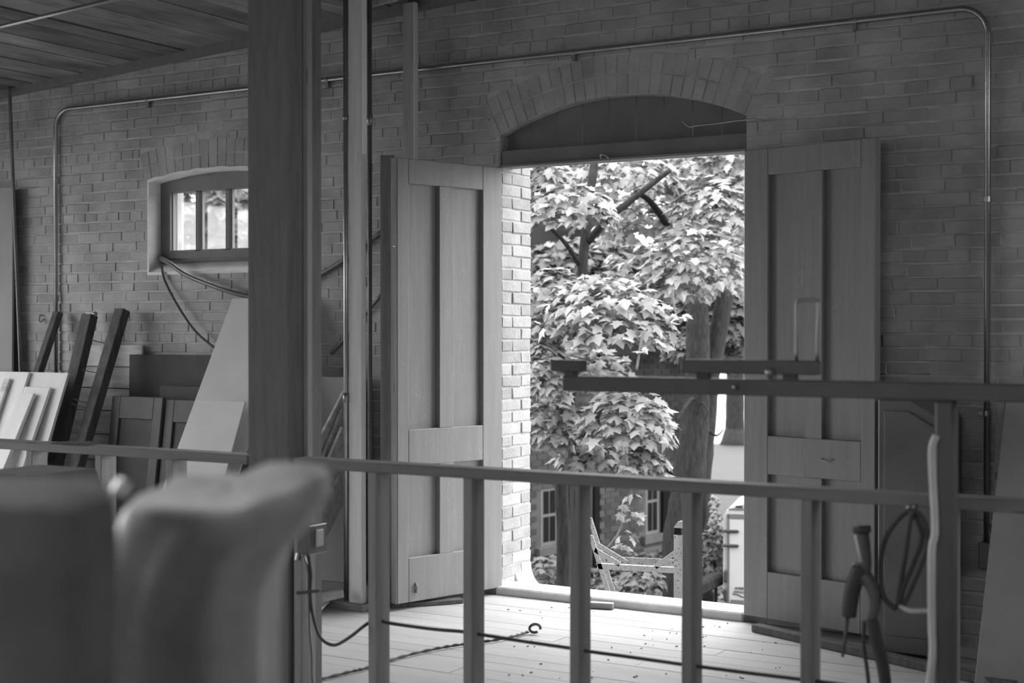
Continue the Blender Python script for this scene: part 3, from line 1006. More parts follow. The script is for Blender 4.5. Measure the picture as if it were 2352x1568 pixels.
# dark sheets and old cupboard doors right of the timbers
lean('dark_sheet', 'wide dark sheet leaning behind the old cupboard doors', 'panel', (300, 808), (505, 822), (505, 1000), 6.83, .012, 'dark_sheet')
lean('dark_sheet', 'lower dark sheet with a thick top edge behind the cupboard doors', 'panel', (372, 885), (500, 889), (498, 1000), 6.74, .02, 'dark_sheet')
def cupboard_door(label, tl, tr, Ytop, tilt):
    A, B_ = at(*tl, Y=Ytop), at(*tr, Y=Ytop)
    h = (A.z + B_.z) / 2
    w = B_.x - A.x
    t = thing('cupboard_door', label, 'cupboard door', (A.x, Ytop - tilt, 0), group='old cupboard doors leaning on the wall')
    def bar(nm, u0, u1, v0, v1, d0, d1, mm):
        vs = []
        for d in (d0, d1):
            for u, v in ((u0, v0), (u1, v0), (u1, v1), (u0, v1)):
                f = v / h
                vs.append((A.x + u, Ytop - tilt * (1 - f) + d, v))
        MB().add(vs, [(0, 1, 2, 3), (7, 6, 5, 4), (0, 4, 5, 1), (1, 5, 6, 2), (2, 6, 7, 3), (3, 7, 4, 0)]).build(nm, mm, t, bevel=.003)
    sw = .075
    bar('stile', 0, sw, 0, h, 0, .028, 'old_door_paint')
    bar('stile', w - sw, w, 0, h, 0, .028, 'old_door_paint')
    bar('rail', sw, w - sw, h - .14, h, 0, .028, 'old_door_paint')
    bar('rail', sw, w - sw, 0, .12, 0, .028, 'old_door_paint')
    bar('panel', sw, w - sw, .12, h - .14, .016, .024, 'dark_sheet')
cupboard_door('old panelled cupboard door leaning beside the rightmost timber', (258, 909), (374, 913), 6.60, .14)
cupboard_door('old panelled cupboard door half hidden by the cardboard sheet', (381, 917), (500, 921), 6.62, .14)

GW = 'white boards stacked at the left'
lean('white_board', 'widest white board at the back of the leaning stack', 'board', (-160, 850), (162, 859), (118, 1010), 6.45, .02, 'white_board', GW, slope=.385)
lean('white_board', 'white board with a steep right edge cut off by the photo edge', 'board', (-120, 852), (72, 857), (38, 935), 6.425, .02, 'white_board', GW, slope=.415)
lean('white_board', 'narrow white board in front of the widest one', 'board', (62, 890), (121, 892), (85, 1008), 6.385, .022, 'white_board', GW, slope=.445)
lean('white_board', 'short white board with a bright edge, nearest of the stack', 'board', (50, 905), (84, 907), (42, 1005), 6.335, .025, 'white_board', GW, slope=.52)
lean('white_strip', 'thin strip of wood leaning in front of the cut-off white board', 'strip', (14, 870), (27, 872), (0, 930), 6.38, .018, 'old_board', slope=.45)
# tall cardboard sheets by the post
lean('cardboard_sheet', 'tall pale cardboard sheet leaning between window and post', 'cardboard', (536, 686), (690, 686), (410, 1030), 6.78, .012, 'cardboard', edge='l')
lean('cardboard_sheet', 'lower cardboard sheet with a row of slits in front of the tall one', 'cardboard', (452, 921), (566, 921), (532, 1045), 6.30, .010, 'cardboard')
# white panel behind the left railing
a, b = at(40, 1111, Y=4.47), at(262, 1131, Y=4.47)
tag(MB().box(a.x, b.x, 4.44, 4.46, 0, a.z).build('wallboard_sheet', 'white_board', bevel=.002), 'low white panel standing behind the left railing studs', 'panel')

# boards leaning left of the partition stud
lean('grey_sheet', 'grey sheet leaning behind the partition stud', 'panel', (640, 862), (842, 868), (842, 1000), 6.72, .015, 'grey_sheet')
for i, (tx, ty, bx_, by_, lb) in enumerate(((786, 950, 707, 1105, 'plank leaning by the partition, highest of four'), (784, 996, 711, 1178, 'plank leaning by the partition, second from the top of four'),
                                     (786, 1030, 723, 1178, 'plank leaning by the partition, third from the top of four'), (784, 1127, 742, 1209, 'plank leaning by the partition, lowest of four'))):
    Yt = 6.62 - i * .05
    A = at(tx, ty, Y=Yt)
    L0 = at(bx_, by_, X=A.x)
    d = (L0 - A)
    if d.y > -.05:
        d.y = -.3
    ptop = A - d * .25
    pbot = A + d * ((0.03 - A.z) / d.z)
    if pbot.y < 5.6:
        pbot = Vector((A.x, 5.6 + .06 * i, .03))
    if ptop.y > 6.84:
        ptop = A - d * ((6.84 - A.y) / max(-d.y, .01))
    o = MB().obox(ptop - Vector((.01, 0, 0)), pbot - Vector((.01, 0, 0)), (1, 0, 0), .02, .14).build('leaning_plank', 'old_board', bevel=.002)
    tag(o, lb, 'plank', 'planks leaning beside the partition')
# scraps at the foot of the partition
a = at(745, 1372, Z=.06)
tag(MB().obox(at(650, 1392, Z=.06), at(783, 1362, Z=.10), (0, 1, .05), .09, .04).build('scrap_block', 'pine_rail', bevel=.003), 'pine block lying at the foot of the partition', 'block')
pz = [at(x, y, Z=.045) for x, y in ((690, 1365), (760, 1374), (724, 1408), (690, 1412))]
tag(MB().add([tuple(p) for p in pz] + [tuple(p + Vector((0, 0, -.015))) for p in pz], [(0, 1, 2, 3), (7, 6, 5, 4), (0, 4, 5, 1), (1, 5, 6, 2), (2, 6, 7, 3), (3, 7, 4, 0)]).build('plywood_offcut', 'cardboard'),
    'plywood offcut propped on the floor behind the armoured cable', 'offcut')
a, b = at(905, 1391, Z=.012), at(1060, 1378, Z=.012)
tag(MB().obox(a + Vector((-.03, 0, 0)), b, (0, 1, 0), .07, .022).build('scrap_strip', 'weathered_timber', bevel=.002), 'dark strip of wood under the left door leaf', 'strip')
a, b = at(1340, 1387, Z=.018), at(1409, 1391, Z=.018)
tag(MB().obox(a, b, (0, 1, 0), .045, .03).build('scrap_strip', 'pine_rail', bevel=.002), 'short pine offcut on the floor against the stone sill', 'offcut')
# dark plank on the floor in front of the right leaf
a, b = at(1735, 1440, Z=.02), at(2330, 1574, Z=.02)
tag(MB().obox(a, b, (.4, .9, 0), .06, .036).build('floor_timber', 'weathered_timber', bevel=.003), 'long dark timber on the floor at the foot of the right leaf', 'timber')
# wood chips
ch = MB()
for i in range(70):
    px, py = random.uniform(1150, 1800), random.uniform(1395, 1560)
    p = at(px, py, Z=.002)
    if p.y > YW - .06:
        continue
    a = random.uniform(0, 3.1)
    s = random.uniform(.002, .007)
    ch.obox(p, p + Vector((s * 2 * math.cos(a), s * 2 * math.sin(a), .001)), (-math.sin(a), math.cos(a), 0), s, .003)
tag(ch.build('wood_chips', 'weathered_timber'), 'scattered wood chips and grit on the bright floor', 'wood chips', kind='stuff')

# ================================================================ RIGHT SIDE
# steel stand in front of the railing: post, cross arm, upper arm, end block, U handle
SY = 4.12
st = thing('steel_stand', 'black steel T stand with a long horizontal arm across the doorway', 'stand', (at(2167, 1200, Y=SY).x, SY, 0))
xa, xb = at(2145, 1200, Y=SY - .03).x, at(2190, 1200, Y=SY - .03).x
azt, azb = at(1300, 862, Y=SY).z, at(1300, 897, Y=SY).z
MB().box(xa, xb, SY - .03, SY + .03, .01, azb).build('post', 'black_steel', st, bevel=.008)
MB().box(xa - .16, xb + .16, SY - .12, SY + .12, 0, .012).build('foot_plate', 'black_steel', st, bevel=.003)
ax = at(1300, 880, Y=SY).x
MB().box(ax, -.3, SY - .028, SY + .028, azb, azt).build('arm', 'black_steel', st, bevel=.004)
b0, b1 = at(1273, 838, Y=SY).x, at(1340, 838, Y=SY).x
MB().box(b0, b1, SY - .03, SY + .03, at(1300, 853, Y=SY).z, at(1300, 826, Y=SY).z).build('end_block', 'black_steel', st, bevel=.004)
n0, n1 = at(1302, 858, Y=SY).x, at(1322, 858, Y=SY).x
MB().box(n0, n1, SY - .02, SY + .02, azt - .002, at(1300, 850, Y=SY).z).build('neck', 'black_steel', st)
u0, u1 = at(1572, 840, Y=SY).x, at(1880, 840, Y=SY).x
uz0, uz1 = at(1700, 858, Y=SY).z, at(1700, 826, Y=SY).z
MB().box(u0, u1, SY - .03, SY + .03, uz0, uz1).build('upper_arm', 'black_steel', st, bevel=.004)
for q in (.15, .8):
    xx = u0 + (u1 - u0) * q
    MB().box(xx - .02, xx + .02, SY - .012, SY + .012, azt - .002, uz0 + .002).build('spacer', 'black_steel', st)
h0, h1 = at(1830, 760, Y=SY).x, at(1880, 760, Y=SY).x
hz_ = at(1855, 690, Y=SY).z
hd = spline([(h0, SY, uz1 - .004), (h0, SY, uz1 + .1), (h0, SY, hz_ - .012), (h0 + .012, SY, hz_), (h1 - .012, SY, hz_), (h1, SY, hz_ - .012), (h1 - .002, SY, uz1 + .1), (h1 - .004, SY, uz1 - .004)], 4)
MB().tube(hd, .0058, 8).build('handle', 'armour_steel', st, smooth=True)
for px, py, r in ((1770, 855, .014), (1690, 889, .008)):
    p = at(px, py, Y=SY - .03)
    MB().tube([p, p + Vector((0, -.012, 0))], r, 10).build('knob', 'armour_steel', st, smooth=True)
# strap hanging down the stand's left side
sp = [at(x, y, Y=SY - .046) for x, y in ((2150, 1000), (2140, 1040), (2146, 1170), (2147, 1225), (2140, 1260), (2139, 1340), (2140, 1440), (2142, 1490), (2138, 1540), (2130, 1600))]
tag(MB().tube(spline(sp, 6), .011, 8).build('hanging_strap', 'strap_white', smooth=True), 'pale shiny hose hanging down the left side of the steel stand', 'hose')
# coiled cable hanging from the railing
KY = RY - .05
def loop(pts, r, m='black_rubber'):
    return MB().tube(spline([at(x, y, Y=KY + dy) for x, y, dy in pts], 6), r, 8)
cc = thing('cable_coil', 'coil of dark cable hanging from the railing beside the steel stand', 'cable coil', tuple(at(2090, 1400, Y=KY)))
for pts in ([(2094, 1168, 0), (2065, 1190, .0), (2035, 1235, .0), (2022, 1300, .01), (2030, 1370, 0), (2060, 1400, 0)],
            [(2096, 1168, 0), (2088, 1210, -.01), (2080, 1270, -.01), (2070, 1330, 0), (2062, 1390, 0)],
            [(2098, 1168, .01), (2122, 1195, 0), (2132, 1250, 0), (2110, 1310, -.01), (2085, 1370, 0), (2070, 1400, 0)],
            [(2094, 1170, .01), (2118, 1230, .01), (2100, 1290, .01), (2075, 1350, .0), (2064, 1395, .0)]):
    loop(pts, .008).build('turn', 'black_rubber', cc, smooth=True)
loop([(2064, 1390, 0), (2090, 1402, -.01), (2130, 1402, 0)], .007).build('tie', 'strap_white', cc, smooth=True)
p = at(2094, 1168, Y=KY + .02)
MB().tube([p + Vector((0, .03, .0)), p + Vector((0, -.02, .005))], .011, 8).build('peg', 'armour_steel', cc, smooth=True)
# hanging power tool
TY = RY - .06
pt = thing('power_tool', 'dark hand tool hanging nose down left of the cable coil', 'tool', tuple(at(1970, 1510, Y=TY)))
T = lambda x, y, dy=0: at(x, y, Y=TY + dy)
MB().tube([T(1979, 1208), T(1980, 1222)], .028, 14).build('cap', 'black_rubber', pt, smooth=True)
MB().tube(spline([T(1980, 1222), T(1985, 1260), T(1988, 1300), T(1978, 1340)], 4), .021, 12, .017).build('grip', 'black_steel', pt, smooth=True)
MB().tube([T(1966, 1228, -.01), T(1979, 1290, -.015)], .006, 8).build('lit_grip_edge', 'strap_white', pt, smooth=True)  # white bar paints the lit left edge of the grip
MB().tube(spline([T(1978, 1300), T(1962, 1340), T(1953, 1385), T(1950, 1415)], 5), .026, 12, .022).build('body', 'black_rubber', pt, smooth=True)
MB().tube([T(1947, 1410), T(1941, 1470), T(1935, 1508)], .007, 8, .004).build('blade', 'black_steel', pt, smooth=True)
MB().tube(spline([T(1986, 1320), T(2004, 1350), T(2010, 1390), T(2002, 1425)], 5), .022, 12, .016).build('magazine', 'dark_pipe', pt, smooth=True)
tl_ = [T(2002, 1420), T(2012, 1470), T(2028, 1530), T(2036, 1600), T(2040, 1700)]
tag(MB().tube(spline(tl_, 6), .020, 10, .018).build('hanging_hose', 'black_rubber', smooth=True), 'thick dark hose hanging straight down below the hand tool', 'hose')
tl_ = [T(1985, 1425, .02), T(1984, 1480, .02), T(1992, 1540, .02), T(2000, 1620, .02)]
tag(MB().tube(spline(tl_, 6), .006, 8).build('hanging_cable', 'black_rubber', smooth=True), 'thin dark cord hanging left of the thick hose', 'cord')

# dark cabinet beside the folded leaf, light level, grey sheet at right edge
cx0, cx1 = at(2016, 1200, Y=6.45).x, at(2160, 1200, Y=6.45).x
cz1 = at(2060, 918, Y=6.45).z
cb = thing('dark_cabinet', 'dark metal cabinet with a sloping shoulder beside the folded leaf', 'cabinet', ((cx0 + cx1) / 2, 6.6, 0))
xm = at(2092, 918, Y=6.45).x
zs_ = at(2150, 960, Y=6.45).z
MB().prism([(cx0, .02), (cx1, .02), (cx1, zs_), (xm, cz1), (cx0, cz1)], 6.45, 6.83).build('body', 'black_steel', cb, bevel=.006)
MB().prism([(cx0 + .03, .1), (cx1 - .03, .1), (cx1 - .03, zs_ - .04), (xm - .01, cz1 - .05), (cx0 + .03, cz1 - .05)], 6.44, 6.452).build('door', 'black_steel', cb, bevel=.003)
for s in (cx0 + .03, cx1 - .03):
    MB().box(s - .02, s + .02, 6.48, 6.8, 0, .03).build('foot', 'black_steel', cb)
A, B_ = at(2300, 905, Y=6.75), at(2276, 1545, Y=6.55)
d = (B_ - A)
B_ = A + d * ((.004 - A.z) / d.z)
lv = thing('spirit_level', 'long pale level leaning on the wall left of the grey sheet', 'level', (B_.x, B_.y, 0))
MB().obox(A, B_, (1, 0, 0), .036, .02).build('bar', 'pine', lv, bevel=.002)
for f in (.30, .72):
    c = A + d * f
    MB().obox(c + Vector((0, -.0015, .02)), c + Vector((0, -.0015, -.02)) , (1, 0, 0), .026, .022).build('vial', 'dark_pipe', lv)
lean('grey_sheet', 'large grey sheet leaning at the right edge behind the railing', 'panel', (2314, 900), (2640, 896), (2600, 1500), 6.76, .015, 'grey_sheet')

# ================================================================ NEAR FOREGROUND, out of focus
def drape(name, label, z, rows, depth, m, seed, corner=0.0):
    """cloth hanging over an upright load: rows of (image row, left, right) of its front, a crumpled top sheet above the first row"""
    r_ = random.Random(seed)
    t = thing(name, label, 'tarp', tuple(atz((rows[0][1] + rows[0][2]) / 2, rows[0][0], z + depth))[:2] + (0,))
    rings, K = [], 44
    fwd = Vector((-math.sin(YAW), math.cos(YAW), 0))
    rgt = Vector((math.cos(YAW), math.sin(YAW), 0))
    ph = [r_.uniform(0, 6.28) for _ in range(4)]
    def ring(y, xl, xr, sc, dz, i):
        c = (atz(xl, y, z) + atz(xr, y, z)) / 2
        w = (xr - xl) / 2 / FPX * z
        out = []
        for k in range(K):
            a = 2 * math.pi * k / K
            f = 1 + (.035 * math.sin(5 * a + ph[0] + i * .3) + .025 * math.sin(11 * a + ph[1] - i * .4)) * min(1, .3 + i * .2)
            cs, sn = math.cos(a), math.sin(a)
            sq = min((abs(cs) ** 5 + abs(sn) ** 5) ** -.2, 1.16)
            lift = corner * max(0, cs) ** 2 * max(0, .6 - sn * .2) if dz >= 0 else 0
            out.append(c + rgt * (w * cs * sq * sc * f) + fwd * (depth * (1 + sn * sq * sc * f)) + Vector((0, 0, abs(dz) + lift + r_.uniform(-.006, .006) * (dz > 0))))
        return out
    y0, l0, r0 = rows[0]
    rings = [ring(y0, l0, r0, .35, .016, 0), ring(y0, l0, r0, .7, .014, 0), ring(y0, l0, r0, .92, .008, 1), ring(y0, l0, r0, 1.0, 0.0, 1)]
    for i, (y, xl, xr) in enumerate(rows[1:]):
        rings.append(ring(y, xl, xr, 1.0, -1e-6, i + 2))
    vs = [p for rg in rings for p in rg]
    fs = []
    for i in range(len(rings) - 1):
        for k in range(K):
            fs.append((i * K + k, i * K + (k + 1) % K, (i + 1) * K + (k + 1) % K, (i + 1) * K + k))
    vs.append(sum(rings[0], Vector()) / K)
    for k in range(K):
        fs.append((k, (k + 1) % K, len(vs) - 1))
    MB().add(vs, fs).build('cover', m, t, smooth=True)
    return t
def floor_row(z):
    return 755 + EYE / z * FPX
Z1 = 1.7
t1 = drape('draped_tarp', 'large crumpled dark tarp draped over an upright load, nearest on the left', Z1,
      [(1172, 262, 700), (1190, 248, 700), (1240, 225, 668), (1310, 200, 600), (1400, 178, 566), (1568, 160, 556), (2200, 140, 566), (floor_row(Z1) - 4, 130, 570)], .17, 'tarp', 3, .04)
for i, (px, py) in enumerate(((292, 1124), (240, 1182), (210, 1240), (190, 1322))):
    p = atz(px, py, Z1 + (.16 if i == 0 else -.0))
    MB().tube([p, p + Vector((-.008, -.012, .008))], .012, 12).build('eyelet', 'brass_eyelet', t1, smooth=True)
Z2 = 1.38
t2 = drape('draped_tarp', 'dark canvas-covered bundle at the bottom left corner', Z2,
      [(1176, -250, 150), (1200, -260, 160), (1280, -262, 164), (1420, -264, 158), (1568, -266, 150), (2400, -270, 150), (floor_row(Z2) - 4, -275, 152)], .10, 'black_canvas', 5)
# black case behind the bundles
q0, q1 = at(-60, 1088, Y=3.35), at(72, 1092, Y=3.35)
tb = thing('tool_chest', 'black upright tool chest between the canvas bundle and the left railing', 'tool chest', ((q0.x + q1.x) / 2, 3.5, 0))
MB().prism([(q0.x, .03), (q1.x + .06, .03), (q1.x + .06, q1.z - .14), (q1.x, q1.z), (q0.x, q1.z)], 3.35, 3.65).build('body', 'black_canvas', tb, bevel=.01)
MB().box(q0.x + .02, q1.x - .02, 3.335, 3.35, .5, q1.z - .08).build('pocket', 'black_canvas', tb, bevel=.01)
for s in (q0.x + .04, q1.x):
    MB().tube([(s, 3.42, .03), (s + .03, 3.42, .03)], .03, 12).build('wheel', 'black_rubber', tb)

# ================================================================ OUTSIDE
GZ = -1.75                                   # yard level, below the raised doorway
gd = struct('ground', MB().box(-60, 60, -40, 120, GZ - .4, GZ).build('ground', 'mulch'), 'dark mulch yard below the doorway', 'ground')
lw_ = MB()
a = [at(x, y, Z=GZ + .02) for x, y in ((1560, 1180), (2300, 1260), (2200, 1030), (1500, 1015))]
lw_.add([tuple(p) for p in a] + [(p.x, p.y, GZ - .1) for p in a], [(0, 1, 2, 3), (7, 6, 5, 4), (0, 4, 5, 1), (1, 5, 6, 2), (2, 6, 7, 3), (3, 7, 4, 0)])
struct('lawn', lw_.build('lawn', 'lawn'), 'pale mown lawn beyond the trees', 'lawn')
a = [at(x, y, Z=GZ + .015) for x, y in ((1450, 1016), (2300, 1032), (2300, 860), (1450, 850))]
struct('gravel_drive', MB().add([tuple(p) for p in a] + [(p.x, p.y, GZ - .1) for p in a], [(0, 1, 2, 3), (7, 6, 5, 4), (0, 4, 5, 1), (1, 5, 6, 2), (2, 6, 7, 3), (3, 7, 4, 0)]).build('gravel_drive', 'pale_gravel'), 'bright gravel drive beyond the lawn', 'drive')
struct('wall_outer', MB().box(-9.7, 3.6, YW + TH - .02, YW + TH, GZ, -.28).build('wall_outer', 'house_brick'), 'brick wall base below the doorway', 'wall')

# --- brick house across the yard -----------------------------------------
HA = math.radians(8.4)
hd_ = Vector((math.sin(HA), math.cos(HA), 0))         # along its face, away from us
hn = Vector((math.cos(HA), -math.sin(HA), 0))         # outward normal (towards +X)
HO = Vector((-9.0, 15.2, GZ))
house = thing('brick_house', 'brick house with stone lintels and sash windows across the yard', 'house', tuple(HO - hd_ * 1.0))
def hp(s, h, d=0.0):
    return HO + hd_ * s + Vector((0, 0, h)) + hn * d
def hray(x, y, d=0.0):
    """s, h on the house face seen at px"""
    r = Vector(ray(x, y)); c = Vector((0, 0, EYE)); o = HO + hn * d
    t_ = (o - c).dot(hn) / r.dot(hn)
    p = c + r * t_ - o
    return p.dot(hd_), p.z
HS1 = hray(1628, 1200)[0]
def hbox(mb, s0, s1, h0, h1, d0, d1):
    vs = [hp(s, h, d) for d in (d0, d1) for s, h in ((s0, h0), (s1, h0), (s1, h1), (s0, h1))]
    return mb.add(vs, [(0, 1, 2, 3), (7, 6, 5, 4), (0, 4, 5, 1), (1, 5, 6, 2), (2, 6, 7, 3), (3, 7, 4, 0)])
hbox(MB(), -1.2, HS1, -.2, 3.3, -4.0, -.008).build('wall', 'house_mortar', house)
rf = MB()
vs = [hp(s, h, d) for s in (-1.6, HS1 + .3) for h, d in ((3.25, .4), (5.2, -2.2), (3.25, -4.4))]
rf.add(vs, [(0, 1, 2), (5, 4, 3), (0, 3, 4, 1), (1, 4, 5, 2), (2, 5, 3, 0)]).build('roof', 'shutter_black', house)
wins = []
for (xa, ya, xb, yb) in ((1243, 1118, 1281, 1252), (1484, 1080, 1514, 1226)):
    s0, h0 = hray(xa, yb); s1, h1 = hray(xb, (ya + 6))
    h1 = hray((xa + xb) / 2, ya)[1]; h0 = hray((xa + xb) / 2, yb)[1]
    wins.append((s0, s1, h0, h1))
    w_ = hbox(MB(), s0, s1, h0, h1, -.07, -.005).build('window', 'house_white', house)
    mid = h0 + (h1 - h0) * .52
    fw_ = .05
    sm_ = (s0 + s1) / 2
    for a0, a1, b0, b1 in ((s0 + fw_, sm_ - .01, h0 + fw_, mid - .02), (sm_ + .01, s1 - fw_, h0 + fw_, mid - .02), (s0 + fw_, sm_ - .01, mid + .02, h1 - fw_), (sm_ + .01, s1 - fw_, mid + .02, h1 - fw_)):
        hbox(MB(), a0, a1, b0, b1, -.012, -.001).build('pane', 'house_glass_dark', w_)
    sd = s0 - .03
    hbox(MB(), s0 - .12, s1 + .12, h0 - .12, h0, -.03, .07).build('window_sill', 'house_stone', house, bevel=.01)
    hbox(MB(), s0 - .10, s1 + .16, h0 - .52, h0 - .17, -.03, .03).build('stone_panel', 'house_stone', house, bevel=.02)
    hbox(MB(), s1 + .04, s1 + .5, h0 - .12, h1, .005, .05).build('shutter', 'shutter_black', house, bevel=.005)
s_, _ = hray(1368, 1200)
sa_, sb_ = hray(1362, 1200)[0], hray(1375, 1200)[0]
hbox(MB(), sa_, sb_, 0, 3.2, -.01, .03).build('pilaster', 'shutter_black', house, bevel=.01)
def near_open(s, h):
    return any(a - .13 < s < b + .5 and c - .55 < h < d for a, b, c, d in wins) or abs(s - s_) < .2
hb_list = []
nz, h = 0, .02
while h < 2.9:
    s = -1.1 + (.115 if nz % 2 else 0)
    while s < HS1 - .2:
        if not near_open(s + .11, h + .035):
            px, py, d = proj(hp(s + .11, h + .035))
            hb_list.append((0 if 1213 < px < 1640 and 1040 < py < 1345 else 1, d, s, h))
        s += .232
    h += .078
    nz += 1
hb_list.sort()
mass = MB()
for i, (v, d, s, h) in enumerate(hb_list):
    tgt = MB() if (i < 290 and v == 0) else mass
    hbox(tgt, s, s + .218, h, h + .064, -.02, .004 + random.uniform(-.002, .002))
    if tgt is not mass:
        tgt.build('brick', 'house_brick', house)
mm_ = mass.build('brick_courses', 'house_brick', house)
mm_['kind'] = 'stuff'

# --- trees ----------------------------------------------------------------
half = [(0, -.42), (.17, -.34), (.40, -.37), (.31, -.13), (.56, .12), (.29, .11), (.21, .27), (0, .62)]
out2 = half + [(-x, y) for x, y in half[-2:0:-1]]
LEAF_V = np.array([(0, -.02, .05)] + [(x, y, -.22 * abs(x) - .16 * max(y, 0) ** 2 - .05 * abs(y)) for x, y in out2])
LEAF_F = np.array([(0, i + 1, (i + 1) % len(out2) + 1) for i in range(len(out2))])
LEAF_ME = []
for k in range(4):
    me = bpy.data.meshes.new('leaf')
    v = LEAF_V.copy()
    v[:, 2] *= (0.5, 1.0, 1.6, -0.6)[k]
    v[:, 0] *= (1, .92, 1.06, .85)[k]
    me.from_pydata([tuple(p) for p in v], [], [tuple(int(q) for q in f) for f in LEAF_F])
    me.materials.append(MATS['leaf'])
    LEAF_ME.append(me)

def leaves(centre, rad, n, size, toward, spread=1.0):
    """leaf frames on a drooping dome: list of (pos, 3x3 columns x,y,n, size)"""
    out = []
    c = np.array(centre)
    tw = np.array(toward) / np.linalg.norm(toward)
    for _ in range(n):
        while True:
            d = rng.normal(size=3)
            d /= np.linalg.norm(d)
            if d[2] > -.35 and d.dot(tw) > -.35:
                break
        rr = rng.uniform(.72, 1.05) if rng.random() < .8 else rng.uniform(.3, .8)
        p = c + d * np.array(rad) * rr
        nrm = d * .55 + np.array([0, 0, .75]) + rng.normal(size=3) * .30 * spread + tw * .15
        nrm /= np.linalg.norm(nrm)
        tip = np.array([d[0] * .6, d[1] * .6, -.75]) + rng.normal(size=3) * .35 * spread
        tip -= nrm * tip.dot(nrm)
        tip /= np.linalg.norm(tip)
        x = np.cross(tip, nrm)
        out.append((p, np.column_stack([x, tip, nrm]), size * rng.uniform(.7, 1.25)))
    return out

def leaf_mass(name, ls, m, parent):
    n, k = len(ls), len(LEAF_V)
    V = np.empty((n * k, 3))
    base = np.array(parent['_base'])
    for i, (p, R_, s) in enumerate(ls):
        V[i * k:(i + 1) * k] = (LEAF_V * [1, 1, rng.uniform(-.4, 1.6)]) @ R_.T * s + p - base
    Fc = (LEAF_F[None] + (np.arange(n) * k)[:, None, None]).reshape(-1, 3)
    me = bpy.data.meshes.new(name)
    me.vertices.add(len(V)); me.vertices.foreach_set('co', V.ravel())
    me.loops.add(Fc.size); me.loops.foreach_set('vertex_index', Fc.ravel().astype(np.int32))
    me.polygons.add(len(Fc)); me.polygons.foreach_set('loop_start', np.arange(0, Fc.size, 3, dtype=np.int32))
    me.update(calc_edges=True)
    me.materials.append(MATS[m])
    o = bpy.data.objects.new(name, me)
    COL.objects.link(o)
    o.parent = parent
    o['kind'] = 'stuff'
    return o

def leaf_objects(ls, parent):
    base = Vector(parent['_base'])
    for i, (p, R_, s) in enumerate(ls):
        o = bpy.data.objects.new('leaf', LEAF_ME[i % 4])
        COL.objects.link(o)
        o.parent = parent
        M = Matrix([list(map(float, r)) for r in R_]).to_4x4()
        o.matrix_local = Matrix.Translation(Vector(p.tolist()) - base) @ M @ Matrix.Scale(float(s), 4)

def maple(label, foot, trunk, boughs, size, per, branch=(), mtl='leaf', single=290, group='maple trees outside the door', name='maple_tree'):
    t = thing(name, label, 'tree', tuple(foot), group=group)
    for pts, r0, r1 in trunk:
        MB().tube(spline(pts, 5), r0, 10, r1, wob=.06).build('trunk', 'bark', t, smooth=True)
    for pts, r0, r1 in branch:
        MB().tube(spline(pts, 5), r0, 7, r1).build('branch', 'bark', t, smooth=True)
    ls = []
    for c, rad, w in boughs:
        tow = Vector((0, 0, EYE)) - Vector(c)
        ls += leaves(c, rad, int(per * w), size, tow)
    if single:
        def key(q):
            px, py, d = proj(q[0])
            inv = 1215 < px < 1708 and 365 < py < 1100
            return (0 if inv else 1, -q[2] / d)
        ls.sort(key=key)
        leaf_objects(ls[:single], t)
        ls = ls[single:]
    leaf_mass('foliage', ls, mtl, t)
    return t

def bough(px, py, z, rx, ry, w=1.0):
    """bough centred at px,py at distance z; rx, ry half sizes in px"""
    k = z / FPX
    return (tuple(atz(px, py, z)), (rx * k, rx * k * .8, ry * k), w)

z = 12.6
fa = atz(1292, 1200, 13.4); fa = Vector((fa.x, fa.y, GZ))
maple('near maple with thin trunk and bright layered leaves in the doorway', fa,
      [([fa, atz(1294, 1250, 13.4), atz(1290, 1100, 13.4), atz(1305, 940, 13.3), atz(1330, 700, 13.2), atz(1345, 540, 13.3), atz(1370, 330, 13.5)], .075, .04)],
      [bough(1385, 755, 12.2, 165, 122, 2.4), bough(1275, 690, 12.6, 80, 75, .9), bough(1250, 880, 12.2, 62, 110, 1.0), bough(1440, 985, 12.0, 115, 95, 1.5),
       bough(1300, 500, 12.8, 120, 75, 1.3), bough(1270, 1000, 12.6, 70, 90, .8), bough(1480, 1075, 11.9, 60, 55, .5), bough(1360, 1060, 12.7, 100, 60, .9),
       bough(1245, 420, 13, 80, 60, .7), bough(1150, 780, 13, 110, 160, 1.2), bough(1330, 880, 13, 140, 90, 1.1), bough(1060, 600, 13.2, 120, 180, 1.2)],
      .115, 210,
      [([atz(1345, 560, 13.3), atz(1400, 500, 13.1), atz(1450, 460, 13.0), atz(1500, 420, 12.9), atz(1540, 390, 12.8)], .04, .022),
       ([atz(1340, 620, 13.3), atz(1300, 560, 13.0), atz(1260, 520, 12.8)], .03, .012),
       ([atz(1320, 800, 13.2), atz(1380, 760, 12.6), atz(1430, 730, 12.3)], .03, .012),
       ([atz(1300, 960, 13.2), atz(1380, 930, 12.4), atz(1440, 950, 12.1)], .025, .01)])
fb_ = atz(1585, 1300, 16.0); fb_ = Vector((fb_.x, fb_.y, GZ))
